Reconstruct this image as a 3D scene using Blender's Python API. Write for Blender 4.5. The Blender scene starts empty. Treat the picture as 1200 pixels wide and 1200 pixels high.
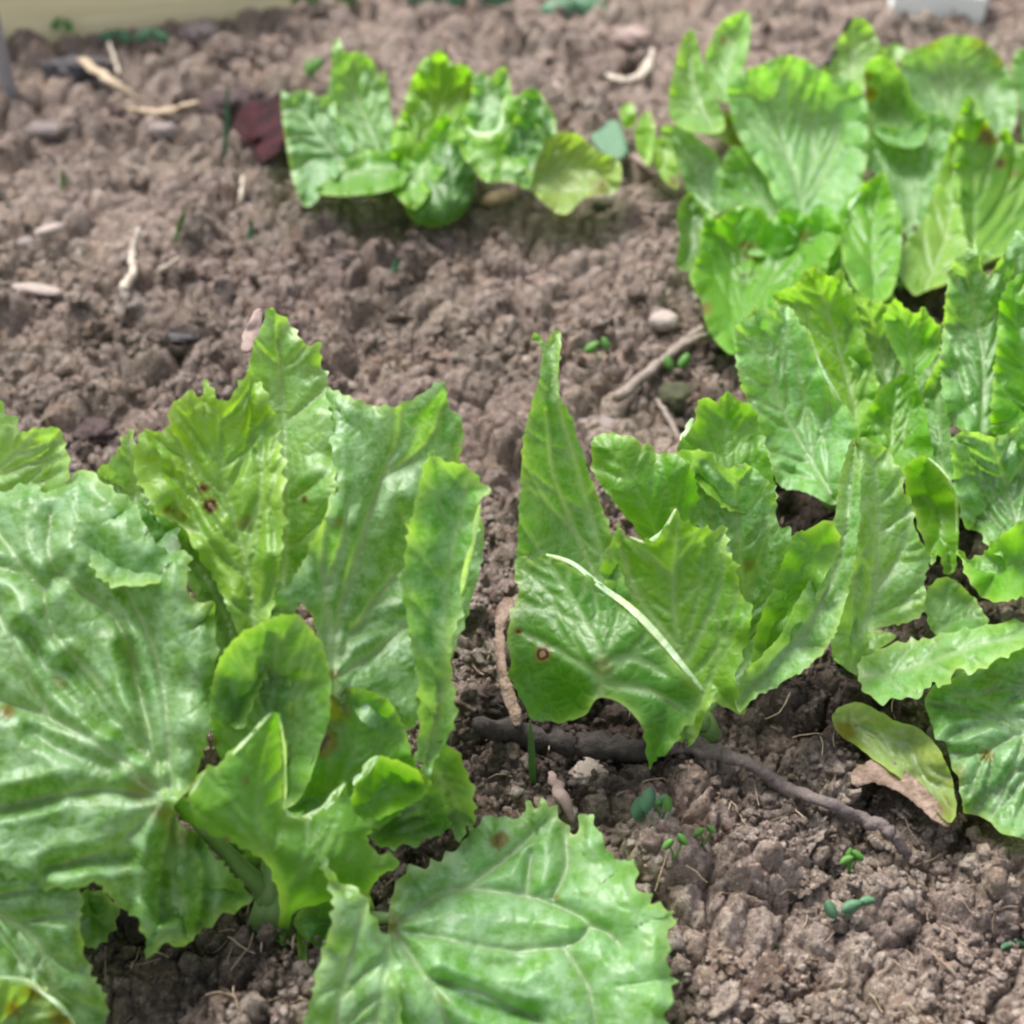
import bpy, bmesh, math, random
import numpy as np
from mathutils import Vector, Matrix
from mathutils.geometry import delaunay_2d_cdt

S = bpy.context.scene
COL = S.collection
R = math.radians
rng = np.random.default_rng(7)
random.seed(7)

# ------------------------------------------------------------------ camera
CAM_H, PITCH, TANH = 0.50, R(42.0), math.tan(R(21.0))
cam_d = bpy.data.cameras.new('camera')
cam = bpy.data.objects.new('camera', cam_d); COL.objects.link(cam)
cam.location = (0, 0, CAM_H)
cam.rotation_euler = (R(90) - PITCH, 0, 0)
cam_d.sensor_width = 36.0
cam_d.lens = 18.0 / TANH
cam_d.clip_start = 0.01; cam_d.clip_end = 300.0
cam_d.dof.use_dof = True
cam_d.dof.focus_distance = 0.60
cam_d.dof.aperture_fstop = 6.3
S.camera = cam

# ------------------------------------------------------------------ light: bright overcast
SUN_EL, SUN_AZ = R(58), R(-35)           # high and soft, from behind-left
w = bpy.data.worlds.new('World'); S.world = w; w.use_nodes = True
nt = w.node_tree; nt.nodes.clear()
sky = nt.nodes.new('ShaderNodeTexSky'); sky.sky_type = 'NISHITA'; sky.sun_disc = False
sky.sun_elevation = SUN_EL; sky.sun_rotation = SUN_AZ
sky.air_density = 1.0; sky.dust_density = 4.0; sky.ozone_density = 1.0
bg = nt.nodes.new('ShaderNodeBackground'); bg.inputs['Strength'].default_value = 0.085
wo = nt.nodes.new('ShaderNodeOutputWorld')
hs = nt.nodes.new('ShaderNodeHueSaturation'); hs.inputs['Saturation'].default_value = 0.35
nt.links.new(sky.outputs[0], hs.inputs['Color'])
nt.links.new(hs.outputs[0], bg.inputs[0]); nt.links.new(bg.outputs[0], wo.inputs[0])
sun_d = bpy.data.lights.new('sun', 'SUN'); sun_d.energy = 1.5; sun_d.angle = R(20); sun_d.color = (1.0, 0.97, 0.92)
sun = bpy.data.objects.new('sun', sun_d); COL.objects.link(sun)
sd = Vector((math.sin(SUN_AZ) * math.cos(SUN_EL), math.cos(SUN_AZ) * math.cos(SUN_EL), math.sin(SUN_EL)))
sun.rotation_euler = (-sd).to_track_quat('-Z', 'Y').to_euler()
S.view_settings.view_transform = 'Standard'; S.view_settings.look = 'None'
S.view_settings.gamma = 1.0; S.view_settings.use_curve_mapping = False
S.view_settings.exposure = 1.80
S.render.engine = 'CYCLES'
S.cycles.max_bounces = 5; S.cycles.diffuse_bounces = 3; S.cycles.glossy_bounces = 2; S.cycles.transmission_bounces = 3
S.render.film_transparent = False
S.cycles.filter_width = 2.2

# ------------------------------------------------------------------ noise helpers (numpy)
def _h(ix, iy, s):
    n = (ix.astype(np.int64) * 374761393 + iy.astype(np.int64) * 668265263 + s * 1442695041) & 0x7fffffff
    n = ((n ^ (n >> 13)) * 1274126177) & 0x7fffffff
    n = ((n ^ (n >> 15)) * 461845907) & 0x7fffffff
    n = n ^ (n >> 16)
    return (n & 0xffff) / 65535.0
def vnoise(x, y, s=0):
    x = np.asarray(x, float); y = np.asarray(y, float)
    ix = np.floor(x); iy = np.floor(y); fx = x - ix; fy = y - iy
    fx = fx*fx*(3-2*fx); fy = fy*fy*(3-2*fy)
    a = _h(ix, iy, s); b = _h(ix+1, iy, s); c = _h(ix, iy+1, s); d = _h(ix+1, iy+1, s)
    return (a*(1-fx)+b*fx)*(1-fy) + (c*(1-fx)+d*fx)*fy
def fbm(x, y, s=0, o=4):
    v = 0; a = .5
    for k in range(o):
        v = v + a*vnoise(x*2**k+k*7.3, y*2**k-k*3.1, s+k); a *= .5
    return v
def worley(x, y, s=0):
    x = np.asarray(x, float); y = np.asarray(y, float)
    ix = np.floor(x); iy = np.floor(y)
    f1 = np.full(x.shape, 9.0); f2 = np.full(x.shape, 9.0); idv = np.zeros(x.shape)
    for dx in (-1, 0, 1):
        for dy in (-1, 0, 1):
            cx = ix+dx; cy = iy+dy
            px = cx + _h(cx, cy, s); py = cy + _h(cx, cy, s+11)
            d = np.sqrt((px-x)**2+(py-y)**2); rid = _h(cx, cy, s+23)
            new = d < f1
            f2 = np.where(new, f1, np.minimum(f2, d)); idv = np.where(new, rid, idv); f1 = np.where(new, d, f1)
    return f1, f2, idv

# photograph coordinates (1200 x 1200) to a ray; P() gives the point of the ray at a ground distance
CP, SP = math.cos(PITCH), math.sin(PITCH)
def raydir(px, py):
    u = (np.asarray(px, float)-600)/600*TANH; v = (600-np.asarray(py, float))/600*TANH
    return u, CP + v*SP, -SP + v*CP          # x, y, z
def P(px, py, Y):
    dx, dy, dz = raydir(px, py); t = Y/dy
    return dx*t, dy*t, CAM_H + dz*t
def G0(px, py, h=0.0):
    dx, dy, dz = raydir(px, py); t = (h-CAM_H)/dz
    return dx*t, dy*t

# ------------------------------------------------------------------ soil relief
def soil(x, y, full=True):
    """height and a per-crumb tone"""
    x = np.asarray(x, float); y = np.asarray(y, float)
    wx = x + .014*(fbm(x*40, y*40, 5, 3)-.45) + .0040*(fbm(x*260, y*260, 15, 3)-.45)
    wy = y + .014*(fbm(x*40, y*40, 9, 3)-.45) + .0040*(fbm(x*260, y*260, 19, 3)-.45)
    h = .020*(fbm(x*7, y*7, 1, 3)-.45) + .012*(fbm(x*22, y*22, 2, 3)-.45)
    pat = np.clip((fbm(x*17, y*17, 61, 3)-.33)/.22, .5, 1.25)
    f, g, i1 = worley(wx/.034, wy/.034, 3); h = h + .019*i1**1.5*np.clip(1-(f/.62)**2, 0, 1) - .006*np.exp(-((g-f)/.10)**2)*(i1 > .3)
    f, g, i2 = worley(wx/.015, wy/.015, 4); h = h + np.clip(1.25-y*.5, .6, 1)*.0085*(.35+.65*pat)*i2*np.clip(1-(f/.6)**2, 0, 1) - .0045*np.exp(-((g-f)/.14)**2)*(i2 > .35)
    far = np.clip(1.2-y*.85, .22, 1)
    c, g, i3 = worley(wx/.0066, wy/.0066, 6); h = h + pat*far*.0052*i3*np.clip(1-(c/.65)**2, -.3, 1)
    if full:
        f, g, i4 = worley(wx/.0029, wy/.0029, 8); h = h + (.4+.6*pat)*far*.0028*i4*np.clip(1-(f/.7)**2, -.2, 1)
        h = h + far*.0030*(fbm(x*420, y*420, 12, 3)-.4)
    fade = np.clip((2.4-np.hypot(x, y))/.6, 0, 1)
    return h*fade, .45*i2+.55*i3
def soil_broad(x, y):
    return (.020*(fbm(x*7, y*7, 1, 3)-.45) + .012*(fbm(x*22, y*22, 2, 3)-.45)) + .004
def gz(x, y): return float(soil(np.array([x]), np.array([y]))[0][0])

# ------------------------------------------------------------------ mesh / object helpers
def link(o, parent=None):
    COL.objects.link(o)
    if parent is not None: o.parent = parent
    return o
def mesh_obj(name, verts, faces, mats, parent=None, smooth=True):
    me = bpy.data.meshes.new(name)
    verts = np.asarray(verts, float)
    if parent is not None: verts = verts - np.array(parent.location)
    me.from_pydata(verts.tolist(), [], [list(map(int, f)) for f in faces])
    for m in (mats if isinstance(mats, (list, tuple)) else [mats]): me.materials.append(m)
    if smooth: me.polygons.foreach_set('use_smooth', [True]*len(me.polygons))
    me.update()
    return link(bpy.data.objects.new(name, me), parent)
def fast_mesh(name, verts, faces, mat, smooth=True):
    """big meshes of one face size"""
    verts = np.asarray(verts, np.float32); faces = np.asarray(faces, np.int32); k = faces.shape[1]
    me = bpy.data.meshes.new(name)
    me.vertices.add(len(verts)); me.vertices.foreach_set('co', verts.ravel())
    me.loops.add(faces.size); me.loops.foreach_set('vertex_index', faces.ravel())
    me.polygons.add(len(faces)); me.polygons.foreach_set('loop_start', np.arange(0, faces.size, k, dtype=np.int32))
    me.polygons.foreach_set('loop_total', np.full(len(faces), k, np.int32))
    me.materials.append(mat); me.update(calc_edges=True)
    if smooth: me.polygons.foreach_set('use_smooth', [True]*len(me.polygons))
    return link(bpy.data.objects.new(name, me))
def fattr(me, name, vals):
    a = me.attributes.new(name, 'FLOAT', 'POINT'); a.data.foreach_set('value', np.asarray(vals, np.float32).ravel())
def cattr(me, name, vals):
    v = np.asarray(vals, np.float32)
    if v.shape[1] == 3: v = np.hstack([v, np.ones((len(v), 1), np.float32)])
    a = me.attributes.new(name, 'FLOAT_COLOR', 'POINT'); a.data.foreach_set('color', v.ravel())
def vattr(me, name, vals):
    a = me.attributes.new(name, 'FLOAT_VECTOR', 'POINT'); a.data.foreach_set('vector', np.asarray(vals, np.float32).ravel())
def tag(o, label=None, cat=None, group=None, kind=None):
    if label: o['label'] = label
    if cat: o['category'] = cat
    if group: o['group'] = group
    if kind: o['kind'] = kind
    return o

# ------------------------------------------------------------------ materials
def new_mat(name):
    m = bpy.data.materials.new(name); m.use_nodes = True
    t = m.node_tree; t.nodes.clear()
    return m, t, (lambda k, **kw: mk(t, k, kw)), (lambda a, b: t.links.new(a, b))
def mk(t, k, kw):
    n = t.nodes.new('ShaderNode'+k)
    for a, b in kw.items():
        if a.startswith('i_'): n.inputs[a[2:].replace('_', ' ')].default_value = b
        else: setattr(n, a, b)
    return n
def mixc(N, L, fac, a, b, mode='MIX'):
    n = N('MixRGB', blend_type=mode)
    for i, s in ((0, fac), (1, a), (2, b)):
        if hasattr(s, 'links') or hasattr(s, 'is_linked'): L(s, n.inputs[i])
        elif i == 0: n.inputs[0].default_value = s
        else: n.inputs[i].default_value = (*s, 1) if len(s) == 3 else s
    return n.outputs[0]
def ramp(N, L, src, stops):
    n = N('ValToRGB'); L(src, n.inputs[0]); el = n.color_ramp.elements
    while len(el) < len(stops): el.new(.5)
    for e, (p, c) in zip(el, stops): e.position = p; e.color = (*c, 1) if not isinstance(c, (int, float)) else (c, c, c, 1)
    return n.outputs[0]

def leaf_material():
    m, t, N, L = new_mat('lettuce_leaf')
    base = N('Attribute', attribute_name='base'); vein = N('Attribute', attribute_name='vein')
    edge = N('Attribute', attribute_name='edge'); sheen = N('Attribute', attribute_name='sheen_paint')
    spot = N('Attribute', attribute_name='spot'); uv = N('Attribute', attribute_name='luv')
    n1 = N('TexNoise', i_Scale=0.9, i_Detail=5.0, i_Roughness=.6); L(uv.outputs['Vector'], n1.inputs['Vector'])
    n2 = N('TexNoise', i_Scale=5.0, i_Detail=6.0, i_Roughness=.72); L(uv.outputs['Vector'], n2.inputs['Vector'])
    n4 = N('TexNoise', i_Scale=0.45, i_Detail=2.0); L(uv.outputs['Vector'], n4.inputs['Vector'])
    hsv = N('HueSaturation'); L(base.outputs['Color'], hsv.inputs['Color'])
    mr = N('MapRange'); L(n2.outputs[0], mr.inputs[0]); mr.inputs[1].default_value = .3; mr.inputs[2].default_value = .7; mr.inputs[3].default_value = .86; mr.inputs[4].default_value = 1.14
    L(mr.outputs[0], hsv.inputs['Value'])
    c = hsv.outputs[0]
    # broad yellowish and deep-green patches
    pf = ramp(N, L, n1.outputs[0], [(.42, 0.0), (.68, .55)])
    c = mixc(N, L, pf, c, mixc(N, L, 1.0, c, (1.22, 1.06, .6), 'MULTIPLY'))
    pd = ramp(N, L, n4.outputs[0], [(.36, .5), (.56, 0.0)])
    c = mixc(N, L, pd, c, mixc(N, L, 1.0, c, (.66, .86, .70), 'MULTIPLY'))
    # sky sheen painted into the colour as bluish white mottled patches
    n3 = N('TexNoise', i_Scale=1.6, i_Detail=7.0, i_Roughness=.7); L(uv.outputs['Vector'], n3.inputs['Vector'])
    pr = ramp(N, L, n3.outputs[0], [(.40, .05), (.60, 1.0)])
    mu = N('Math', operation='MULTIPLY'); L(pr, mu.inputs[0]); L(sheen.outputs['Fac'], mu.inputs[1])
    c = mixc(N, L, mu.outputs[0], c, (.42, .62, .42))
    # fine vein net (cells)
    vo = N('TexVoronoi', feature='DISTANCE_TO_EDGE', i_Scale=1.7); 
    wv = N('VectorMath', operation='ADD'); wn = N('TexNoise', i_Scale=1.2, i_Detail=3.0)
    L(uv.outputs['Vector'], wn.inputs['Vector']); wsc = N('VectorMath', operation='SCALE'); wsc.inputs['Scale'].default_value = .45
    L(wn.outputs['Color'], wsc.inputs[0]); L(uv.outputs['Vector'], wv.inputs[0]); L(wsc.outputs[0], wv.inputs[1])
    L(wv.outputs[0], vo.inputs['Vector'])
    net = ramp(N, L, vo.outputs['Distance'], [(0.0, 1.0), (.07, 0.0)])
    c = mixc(N, L, mixc(N, L, 1.0, net, (.16, .16, .16), 'MULTIPLY'), c, (.24, .38, .13))
    # main veins pale
    vm = N('Math', operation='MULTIPLY'); L(vein.outputs['Fac'], vm.inputs[0]); vm.inputs[1].default_value = .62
    c = mixc(N, L, vm.outputs[0], c, (.33, .47, .24))
    # yellow margin
    em = N('Math', operation='MULTIPLY'); L(edge.outputs['Fac'], em.inputs[0]); em.inputs[1].default_value = .55
    c = mixc(N, L, em.outputs[0], c, (.44, .60, .16))
    # brown lesions
    so = spot.outputs['Fac']
    c = mixc(N, L, ramp(N, L, so, [(0.05, 0.0), (.35, 1.0)]), c, (.17, .16, .02))
    c = mixc(N, L, ramp(N, L, so, [(0.40, 0.0), (.62, 1.0)]), c, (.060, .022, .010))
    c = mixc(N, L, ramp(N, L, so, [(0.84, 0.0), (.94, 1.0)]), c, (.32, .20, .10))
    pr2 = N('BsdfPrincipled'); L(c, pr2.inputs['Base Color'])
    rr = N('MapRange'); L(n2.outputs[0], rr.inputs[0]); rr.inputs[3].default_value = .30; rr.inputs[4].default_value = .50
    L(rr.outputs[0], pr2.inputs['Roughness']); pr2.inputs['Specular IOR Level'].default_value = .65
    tr = N('BsdfTranslucent'); L(mixc(N, L, 1.0, c, (1.35, 1.45, .38), 'MULTIPLY'), tr.inputs['Color'])
    mx = N('MixShader'); mx.inputs[0].default_value = .46; L(pr2.outputs[0], mx.inputs[1]); L(tr.outputs[0], mx.inputs[2])
    # relief
    nb = N('TexNoise', i_Scale=9.0, i_Detail=6.0, i_Roughness=.65); L(uv.outputs['Vector'], nb.inputs['Vector'])
    sm = N('MapRange'); L(vo.outputs['Distance'], sm.inputs[0]); sm.inputs[2].default_value = .28; sm.interpolation_type = 'SMOOTHSTEP'
    b1 = N('Bump', i_Strength=.28, i_Distance=.0009); L(sm.outputs[0], b1.inputs['Height'])
    b2 = N('Bump', i_Strength=.3, i_Distance=.0006); L(nb.outputs[0], b2.inputs['Height']); L(b1.outputs[0], b2.inputs['Normal'])
    L(b2.outputs[0], pr2.inputs['Normal'])
    out = N('OutputMaterial'); L(mx.outputs[0], out.inputs[0])
    return m
M_LEAF = leaf_material()

def soil_material():
    m, t, N, L = new_mat('crumbly_soil')
    tone = N('Attribute', attribute_name='tone'); damp_shade = N('Attribute', attribute_name='damp_shade')
    geo = N('NewGeometry')
    n1 = N('TexNoise', i_Scale=9.0, i_Detail=4.0); L(geo.outputs['Position'], n1.inputs['Vector'])
    n2 = N('TexNoise', i_Scale=110.0, i_Detail=6.0, i_Roughness=.7); L(geo.outputs['Position'], n2.inputs['Vector'])
    n3 = N('TexNoise', i_Scale=700.0, i_Detail=4.0, i_Roughness=.7); L(geo.outputs['Position'], n3.inputs['Vector'])
    c = ramp(N, L, tone.outputs['Fac'], [(.0, (.165, .112, .088)), (.35, (.315, .228, .185)), (.6, (.44, .335, .280)), (.82, (.56, .455, .39)), (1.0, (.68, .58, .51))])
    c = mixc(N, L, ramp(N, L, n2.outputs[0], [(.35, 0.0), (.65, .6)]), c, (.255, .21, .185))
    c = mixc(N, L, ramp(N, L, n1.outputs[0], [(.45, 0.0), (.65, .35)]), c, (.26, .24, .16))
    c = mixc(N, L, ramp(N, L, n3.outputs[0], [(.55, 0.0), (.75, .55)]), c, (.46, .38, .34))
    c = mixc(N, L, ramp(N, L, n3.outputs[0], [(.25, .7), (.45, 0.0)]), c, (.065, .045, .04))
    n5 = N('TexNoise', i_Scale=330.0, i_Detail=3.0, i_Roughness=.6); L(geo.outputs['Position'], n5.inputs['Vector'])
    n6 = N('TexNoise', i_Scale=42.0, i_Detail=4.0, i_Roughness=.6); L(geo.outputs['Position'], n6.inputs['Vector'])
    c = mixc(N, L, ramp(N, L, n5.outputs[0], [(.56, 0.0), (.66, .62)]), c, (.66, .54, .47))
    c = mixc(N, L, ramp(N, L, n5.outputs[0], [(.34, .75), (.45, 0.0)]), c, (.115, .078, .062))
    c = mixc(N, L, ramp(N, L, n6.outputs[0], [(.56, 0.0), (.70, .45)]), c, (.24, .20, .195))
    c = mixc(N, L, ramp(N, L, n6.outputs[0], [(.30, .5), (.44, 0.0)]), c, (.38, .24, .165))
    c = mixc(N, L, damp_shade.outputs['Fac'], c, mixc(N, L, 1.0, c, (.24, .22, .23), 'MULTIPLY'))
    p = N('BsdfPrincipled'); L(c, p.inputs['Base Color']); p.inputs['Roughness'].default_value = .92
    p.inputs['Specular IOR Level'].default_value = .25
    b0 = N('Bump', i_Strength=1.0, i_Distance=.006); L(n2.outputs[0], b0.inputs['Height'])
    b = N('Bump', i_Strength=1.0, i_Distance=.0022); L(n3.outputs[0], b.inputs['Height']); L(b0.outputs[0], b.inputs['Normal'])
    L(b.outputs[0], p.inputs['Normal'])
    out = N('OutputMaterial'); L(p.outputs[0], out.inputs[0])
    return m
M_SOIL = soil_material()

def simple_mat(name, col, col2=None, scale=120.0, rough=.75, bump=.5, dist=.001, transl=0.0, stretch=None, spec=.3):
    m, t, N, L = new_mat(name)
    tc = N('TexCoord'); v = tc.outputs['Object']
    if stretch:
        mp = N('Mapping'); mp.inputs['Scale'].default_value = stretch; L(v, mp.inputs[0]); v = mp.outputs[0]
    n = N('TexNoise', i_Scale=scale, i_Detail=6.0, i_Roughness=.65); L(v, n.inputs['Vector'])
    nb = N('TexNoise', i_Scale=scale*.22, i_Detail=3.0); L(v, nb.inputs['Vector'])
    col2 = col2 or tuple(a*.55 for a in col)
    c = mixc(N, L, ramp(N, L, n.outputs[0], [(.35, 0.0), (.68, 1.0)]), col, col2)
    c = mixc(N, L, ramp(N, L, nb.outputs[0], [(.4, 0.0), (.7, .6)]), c, tuple((a+b)*.42 for a, b in zip(col, col2)))
    p = N('BsdfPrincipled'); L(c, p.inputs['Base Color']); p.inputs['Roughness'].default_value = rough
    p.inputs['Specular IOR Level'].default_value = spec
    b = N('Bump', i_Strength=bump, i_Distance=dist); L(n.outputs[0], b.inputs['Height']); L(b.outputs[0], p.inputs['Normal'])
    out = N('OutputMaterial')
    if transl:
        tr = N('BsdfTranslucent'); L(c, tr.inputs['Color']); mx = N('MixShader'); mx.inputs[0].default_value = transl
        L(p.outputs[0], mx.inputs[1]); L(tr.outputs[0], mx.inputs[2]); L(mx.outputs[0], out.inputs[0])
    else: L(p.outputs[0], out.inputs[0])
    return m
M_STRAW = simple_mat('dry_straw', (.46, .37, .26), (.30, .22, .14), 260, .7, stretch=(1, 1, 1))
M_WHITESTEM = simple_mat('bleached_stem', (.52, .46, .38), (.34, .28, .22), 260, .7)
M_TWIG = simple_mat('grey_twig_bark', (.20, .16, .15), (.085, .065, .062), 420, .85, .9, .0015)
M_STICK = simple_mat('pale_stick_bark', (.30, .25, .21), (.15, .12, .10), 380, .85, .8)
M_DARKTWIG = simple_mat('wet_dark_twig', (.030, .024, .024), (.075, .058, .055), 300, .7, 1.0, .002)
M_STONE = simple_mat('grey_stone', (.24, .20, .185), (.16, .13, .12), 150, .8, .5)
M_PALESTONE = simple_mat('pale_stone', (.36, .30, .27), (.27, .22, .19), 140, .8, .4)
M_TANSTONE = simple_mat('tan_stone', (.36, .24, .165), (.24, .16, .115), 150, .8, .6)
M_PINKSTONE = simple_mat('pinkish_stone', (.33, .245, .215), (.22, .16, .14), 120, .8, .5)
M_WHITESTONE = simple_mat('white_chip', (.46, .40, .35), (.36, .28, .22), 160, .7, .3)
M_MOSS = simple_mat('mossy_clod', (.075, .085, .04), (.045, .035, .028), 300, .95, 1.0, .002)
M_BLACK = simple_mat('black_bark', (.034, .030, .036), (.085, .078, .085), 160, .6, .8, .003)
M_PEAT = simple_mat('dark_peat', (.050, .034, .034), (.12, .085, .08), 260, .95, 1.0, .003)
M_RED = simple_mat('withered_red_leaf', (.012, .003, .005), (.055, .010, .014), 60, .7, .4, transl=.1, spec=.1)  # near-black: the leaf's shade is put into the colour
M_DRYLEAF = simple_mat('dry_tan_leaf', (.42, .31, .25), (.12, .075, .05), 190, .85, 1.0, .004, transl=.15)
M_PINKDRY = simple_mat('pinkish_dry_husk', (.40, .30, .27), (.22, .15, .13), 160, .7, .5, transl=.15)
M_SEED = simple_mat('seedling_green', (.13, .30, .06), (.08, .22, .045), 120, .5, .3, transl=.3)
M_SEEDBLUE = simple_mat('clover_green', (.11, .24, .13), (.08, .18, .10), 120, .5, .3, transl=.25)
M_GRASS = simple_mat('grass_blade', (.14, .30, .07), (.09, .20, .05), 120, .5, .3, transl=.3)
M_PETIOLE = simple_mat('pale_petiole', (.20, .31, .10), (.13, .24, .06), 160, .45, .3, stretch=(1, 1, .2), transl=.1, spec=.5)
M_WOOD = simple_mat('pine_board', (.88, .78, .50), (.74, .64, .38), 30, .75, .5, .001, stretch=(.25, 3, 6))
M_STAKE = simple_mat('galvanised_stake', (.30, .29, .30), (.22, .21, .22), 200, .5, .3)
M_WHITE = simple_mat('white_board', (.86, .88, .87), (.78, .80, .80), 40, .6, .2)

# ------------------------------------------------------------------ ground sheet
DAMP_SHADE = [(180, 450, 170, .2), (520, 340, 150, .1), (640, 620, 110, .25), (560, 480, 90, .15), (300, 250, 90, .1), (900, 960, 60, .25), (700, 865, 95, 1.0), (610, 850, 50, .9), (560, 900, 50, .7), (250, 1110, 120, .75), (480, 1000, 60, .8), (930, 600, 55, 1.0), (1100, 600, 80, .8),  # damp soil, and shade under the leaves painted as darker soil
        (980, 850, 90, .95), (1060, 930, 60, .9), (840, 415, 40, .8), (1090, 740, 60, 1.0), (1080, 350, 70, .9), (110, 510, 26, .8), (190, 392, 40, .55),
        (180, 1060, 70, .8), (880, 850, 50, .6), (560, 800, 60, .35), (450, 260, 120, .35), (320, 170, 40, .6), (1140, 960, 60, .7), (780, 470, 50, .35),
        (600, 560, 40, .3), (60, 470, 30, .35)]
def damp_shade_at(x, y):
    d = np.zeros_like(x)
    for (px, py, r, s) in DAMP_SHADE:
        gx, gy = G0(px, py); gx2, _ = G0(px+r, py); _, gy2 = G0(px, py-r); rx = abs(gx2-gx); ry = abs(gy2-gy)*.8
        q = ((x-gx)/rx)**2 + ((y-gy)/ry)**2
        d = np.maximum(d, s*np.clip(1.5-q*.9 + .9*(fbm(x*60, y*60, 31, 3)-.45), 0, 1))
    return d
def build_ground():
    NU, NV = 860, 640
    py = np.linspace(1340, -70, NV)
    pxs = np.linspace(-420, 1620, NU)
    rows_x, rows_y = [], []
    gy = G0(600, py)[1]
    outer_y = [gy[-1]*f for f in (1.15, 1.4, 2, 4, 10, 30)]
    near_y = [-30, -3, -.3, .05]
    ys = np.concatenate([near_y, gy, outer_y])
    half = np.array([G0(1200, p)[0] for p in py]) / 600.0
    halfs = np.concatenate([[half[0]]*4, half, [half[-1]]*6])
    X = (pxs[None, :]-600)*halfs[:, None]
    lo = np.array([-60, -8, -2.5]); hi = np.array([2.5, 8, 60])
    X = np.hstack([np.tile(lo, (len(ys), 1)), X, np.tile(hi, (len(ys), 1))])
    Y = np.tile(ys[:, None], (1, X.shape[1]))
    Z, tone = soil(X, Y)
    ix = ((X+1.0)/.004).astype(int); iy = (Y/.004).astype(int); ok = (ix > 0) & (ix < 499) & (iy > 0) & (iy < 499)
    lim = LOW[np.clip(ix, 0, 499), np.clip(iy, 0, 499)]
    Z = np.where(ok, np.minimum(Z, lim-.0035), Z)
    n = X.shape[1]; r = np.arange(X.size).reshape(X.shape)
    F = np.stack([r[:-1, :-1], r[:-1, 1:], r[1:, 1:], r[1:, :-1]], -1).reshape(-1, 4)
    o = fast_mesh('ground', np.stack([X, Y, Z], -1).reshape(-1, 3), F, M_SOIL)
    x = X.ravel(); y = Y.ravel()
    fattr(o.data, 'tone', tone.ravel()*.85 + .25*(fbm(x*30, y*30, 77, 3)-.35)); fattr(o.data, 'damp_shade', damp_shade_at(x, y))
    tag(o, kind='structure')

# ------------------------------------------------------------------ loose crumbs and clods on the soil
def ico(sub):
    bm = bmesh.new(); bmesh.ops.create_icosphere(bm, subdivisions=sub, radius=1.0)
    v = np.array([p.co[:] for p in bm.verts]); f = np.array([[q.index for q in p.verts] for p in bm.faces]); bm.free()
    return v, f
ICO1, ICO2, ICO3, ICO4 = ico(1), ico(2), ico(3), ico(4)
def rough(v, amp, seed, k=2.9):
    r = np.random.default_rng(seed); o = r.uniform(-50, 50, 3)
    d = vnoise((v[:, 0]+v[:, 2]*.7)*k+o[0], (v[:, 1]-v[:, 2]*.6)*k+o[1], 3) - .5
    d2 = vnoise((v[:, 0]-v[:, 2])*k*2.2+o[2], (v[:, 1]+v[:, 2])*k*2.2+o[0], 5) - .5
    w1, _, wi = worley((v[:, 0]+.3*v[:, 2])*k*1.3+o[1], (v[:, 1]+v[:, 2]*.8)*k*1.3+o[0], seed % 97)
    return v*(1+amp*1.8*d+amp*1.1*d2+amp*1.1*(.45-w1)*wi+amp*.5*(vnoise(v[:, 0]*k*5+v[:, 2]*3+o[0], v[:, 1]*k*5-v[:, 2]*3, 8)-.5))[:, None]
def crumbs(name, n, base, rmin, rmax, sub_amp, sink, label, seed, ymin=0.18, ymax=2.0, far_bias=1.0):
    r = np.random.default_rng(seed)
    py = 1280 - (1280+30)*r.random(n)**far_bias; px = r.uniform(-250, 1450, n)
    X, Y = G0(px, py); Z, T = soil(X, Y)
    V0, F0 = base
    rad = rmin*(rmax/rmin)**(r.random(n)**2.2)
    vs, fs, tn = [], [], []
    keep = fbm(X*17, Y*17, 61, 3) > .30+.16*r.random(n)
    for i in range(n):
        if not keep[i]: continue
        dd = KD.find((X[i], Y[i], Z[i]+rad[i]*sink))[2]
        if dd < rad[i]*1.45+.001: keep[i] = False
    X, Y, Z, rad = X[keep], Y[keep], Z[keep], rad[keep]; n = len(X)
    variants = [rough(V0, sub_amp, seed*10+k) for k in range(24)]
    for i in range(n):
        v = variants[r.integers(24)]
        q = r.normal(size=4); q /= np.linalg.norm(q); a, b, c, d = q
        M = np.array([[1-2*(c*c+d*d), 2*(b*c-a*d), 2*(b*d+a*c)], [2*(b*c+a*d), 1-2*(b*b+d*d), 2*(c*d-a*b)], [2*(b*d-a*c), 2*(c*d+a*b), 1-2*(b*b+c*c)]])
        s = rad[i]*np.array([r.uniform(.8, 1.3), r.uniform(.8, 1.3), r.uniform(.55, .95)])
        vs.append((v*s) @ M.T + np.array([X[i], Y[i], Z[i]+rad[i]*sink]))
        fs.append(F0 + i*len(V0)); tn.append(np.full(len(V0), r.random()**1.2))
    o = fast_mesh(name, np.concatenate(vs), np.concatenate(fs), M_SOIL, smooth=len(V0) > 100)
    V = np.concatenate(vs); fattr(o.data, 'tone', np.concatenate(tn)); fattr(o.data, 'damp_shade', damp_shade_at(V[:, 0], V[:, 1]))
    tag(o, label, 'soil', kind='stuff')
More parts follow.
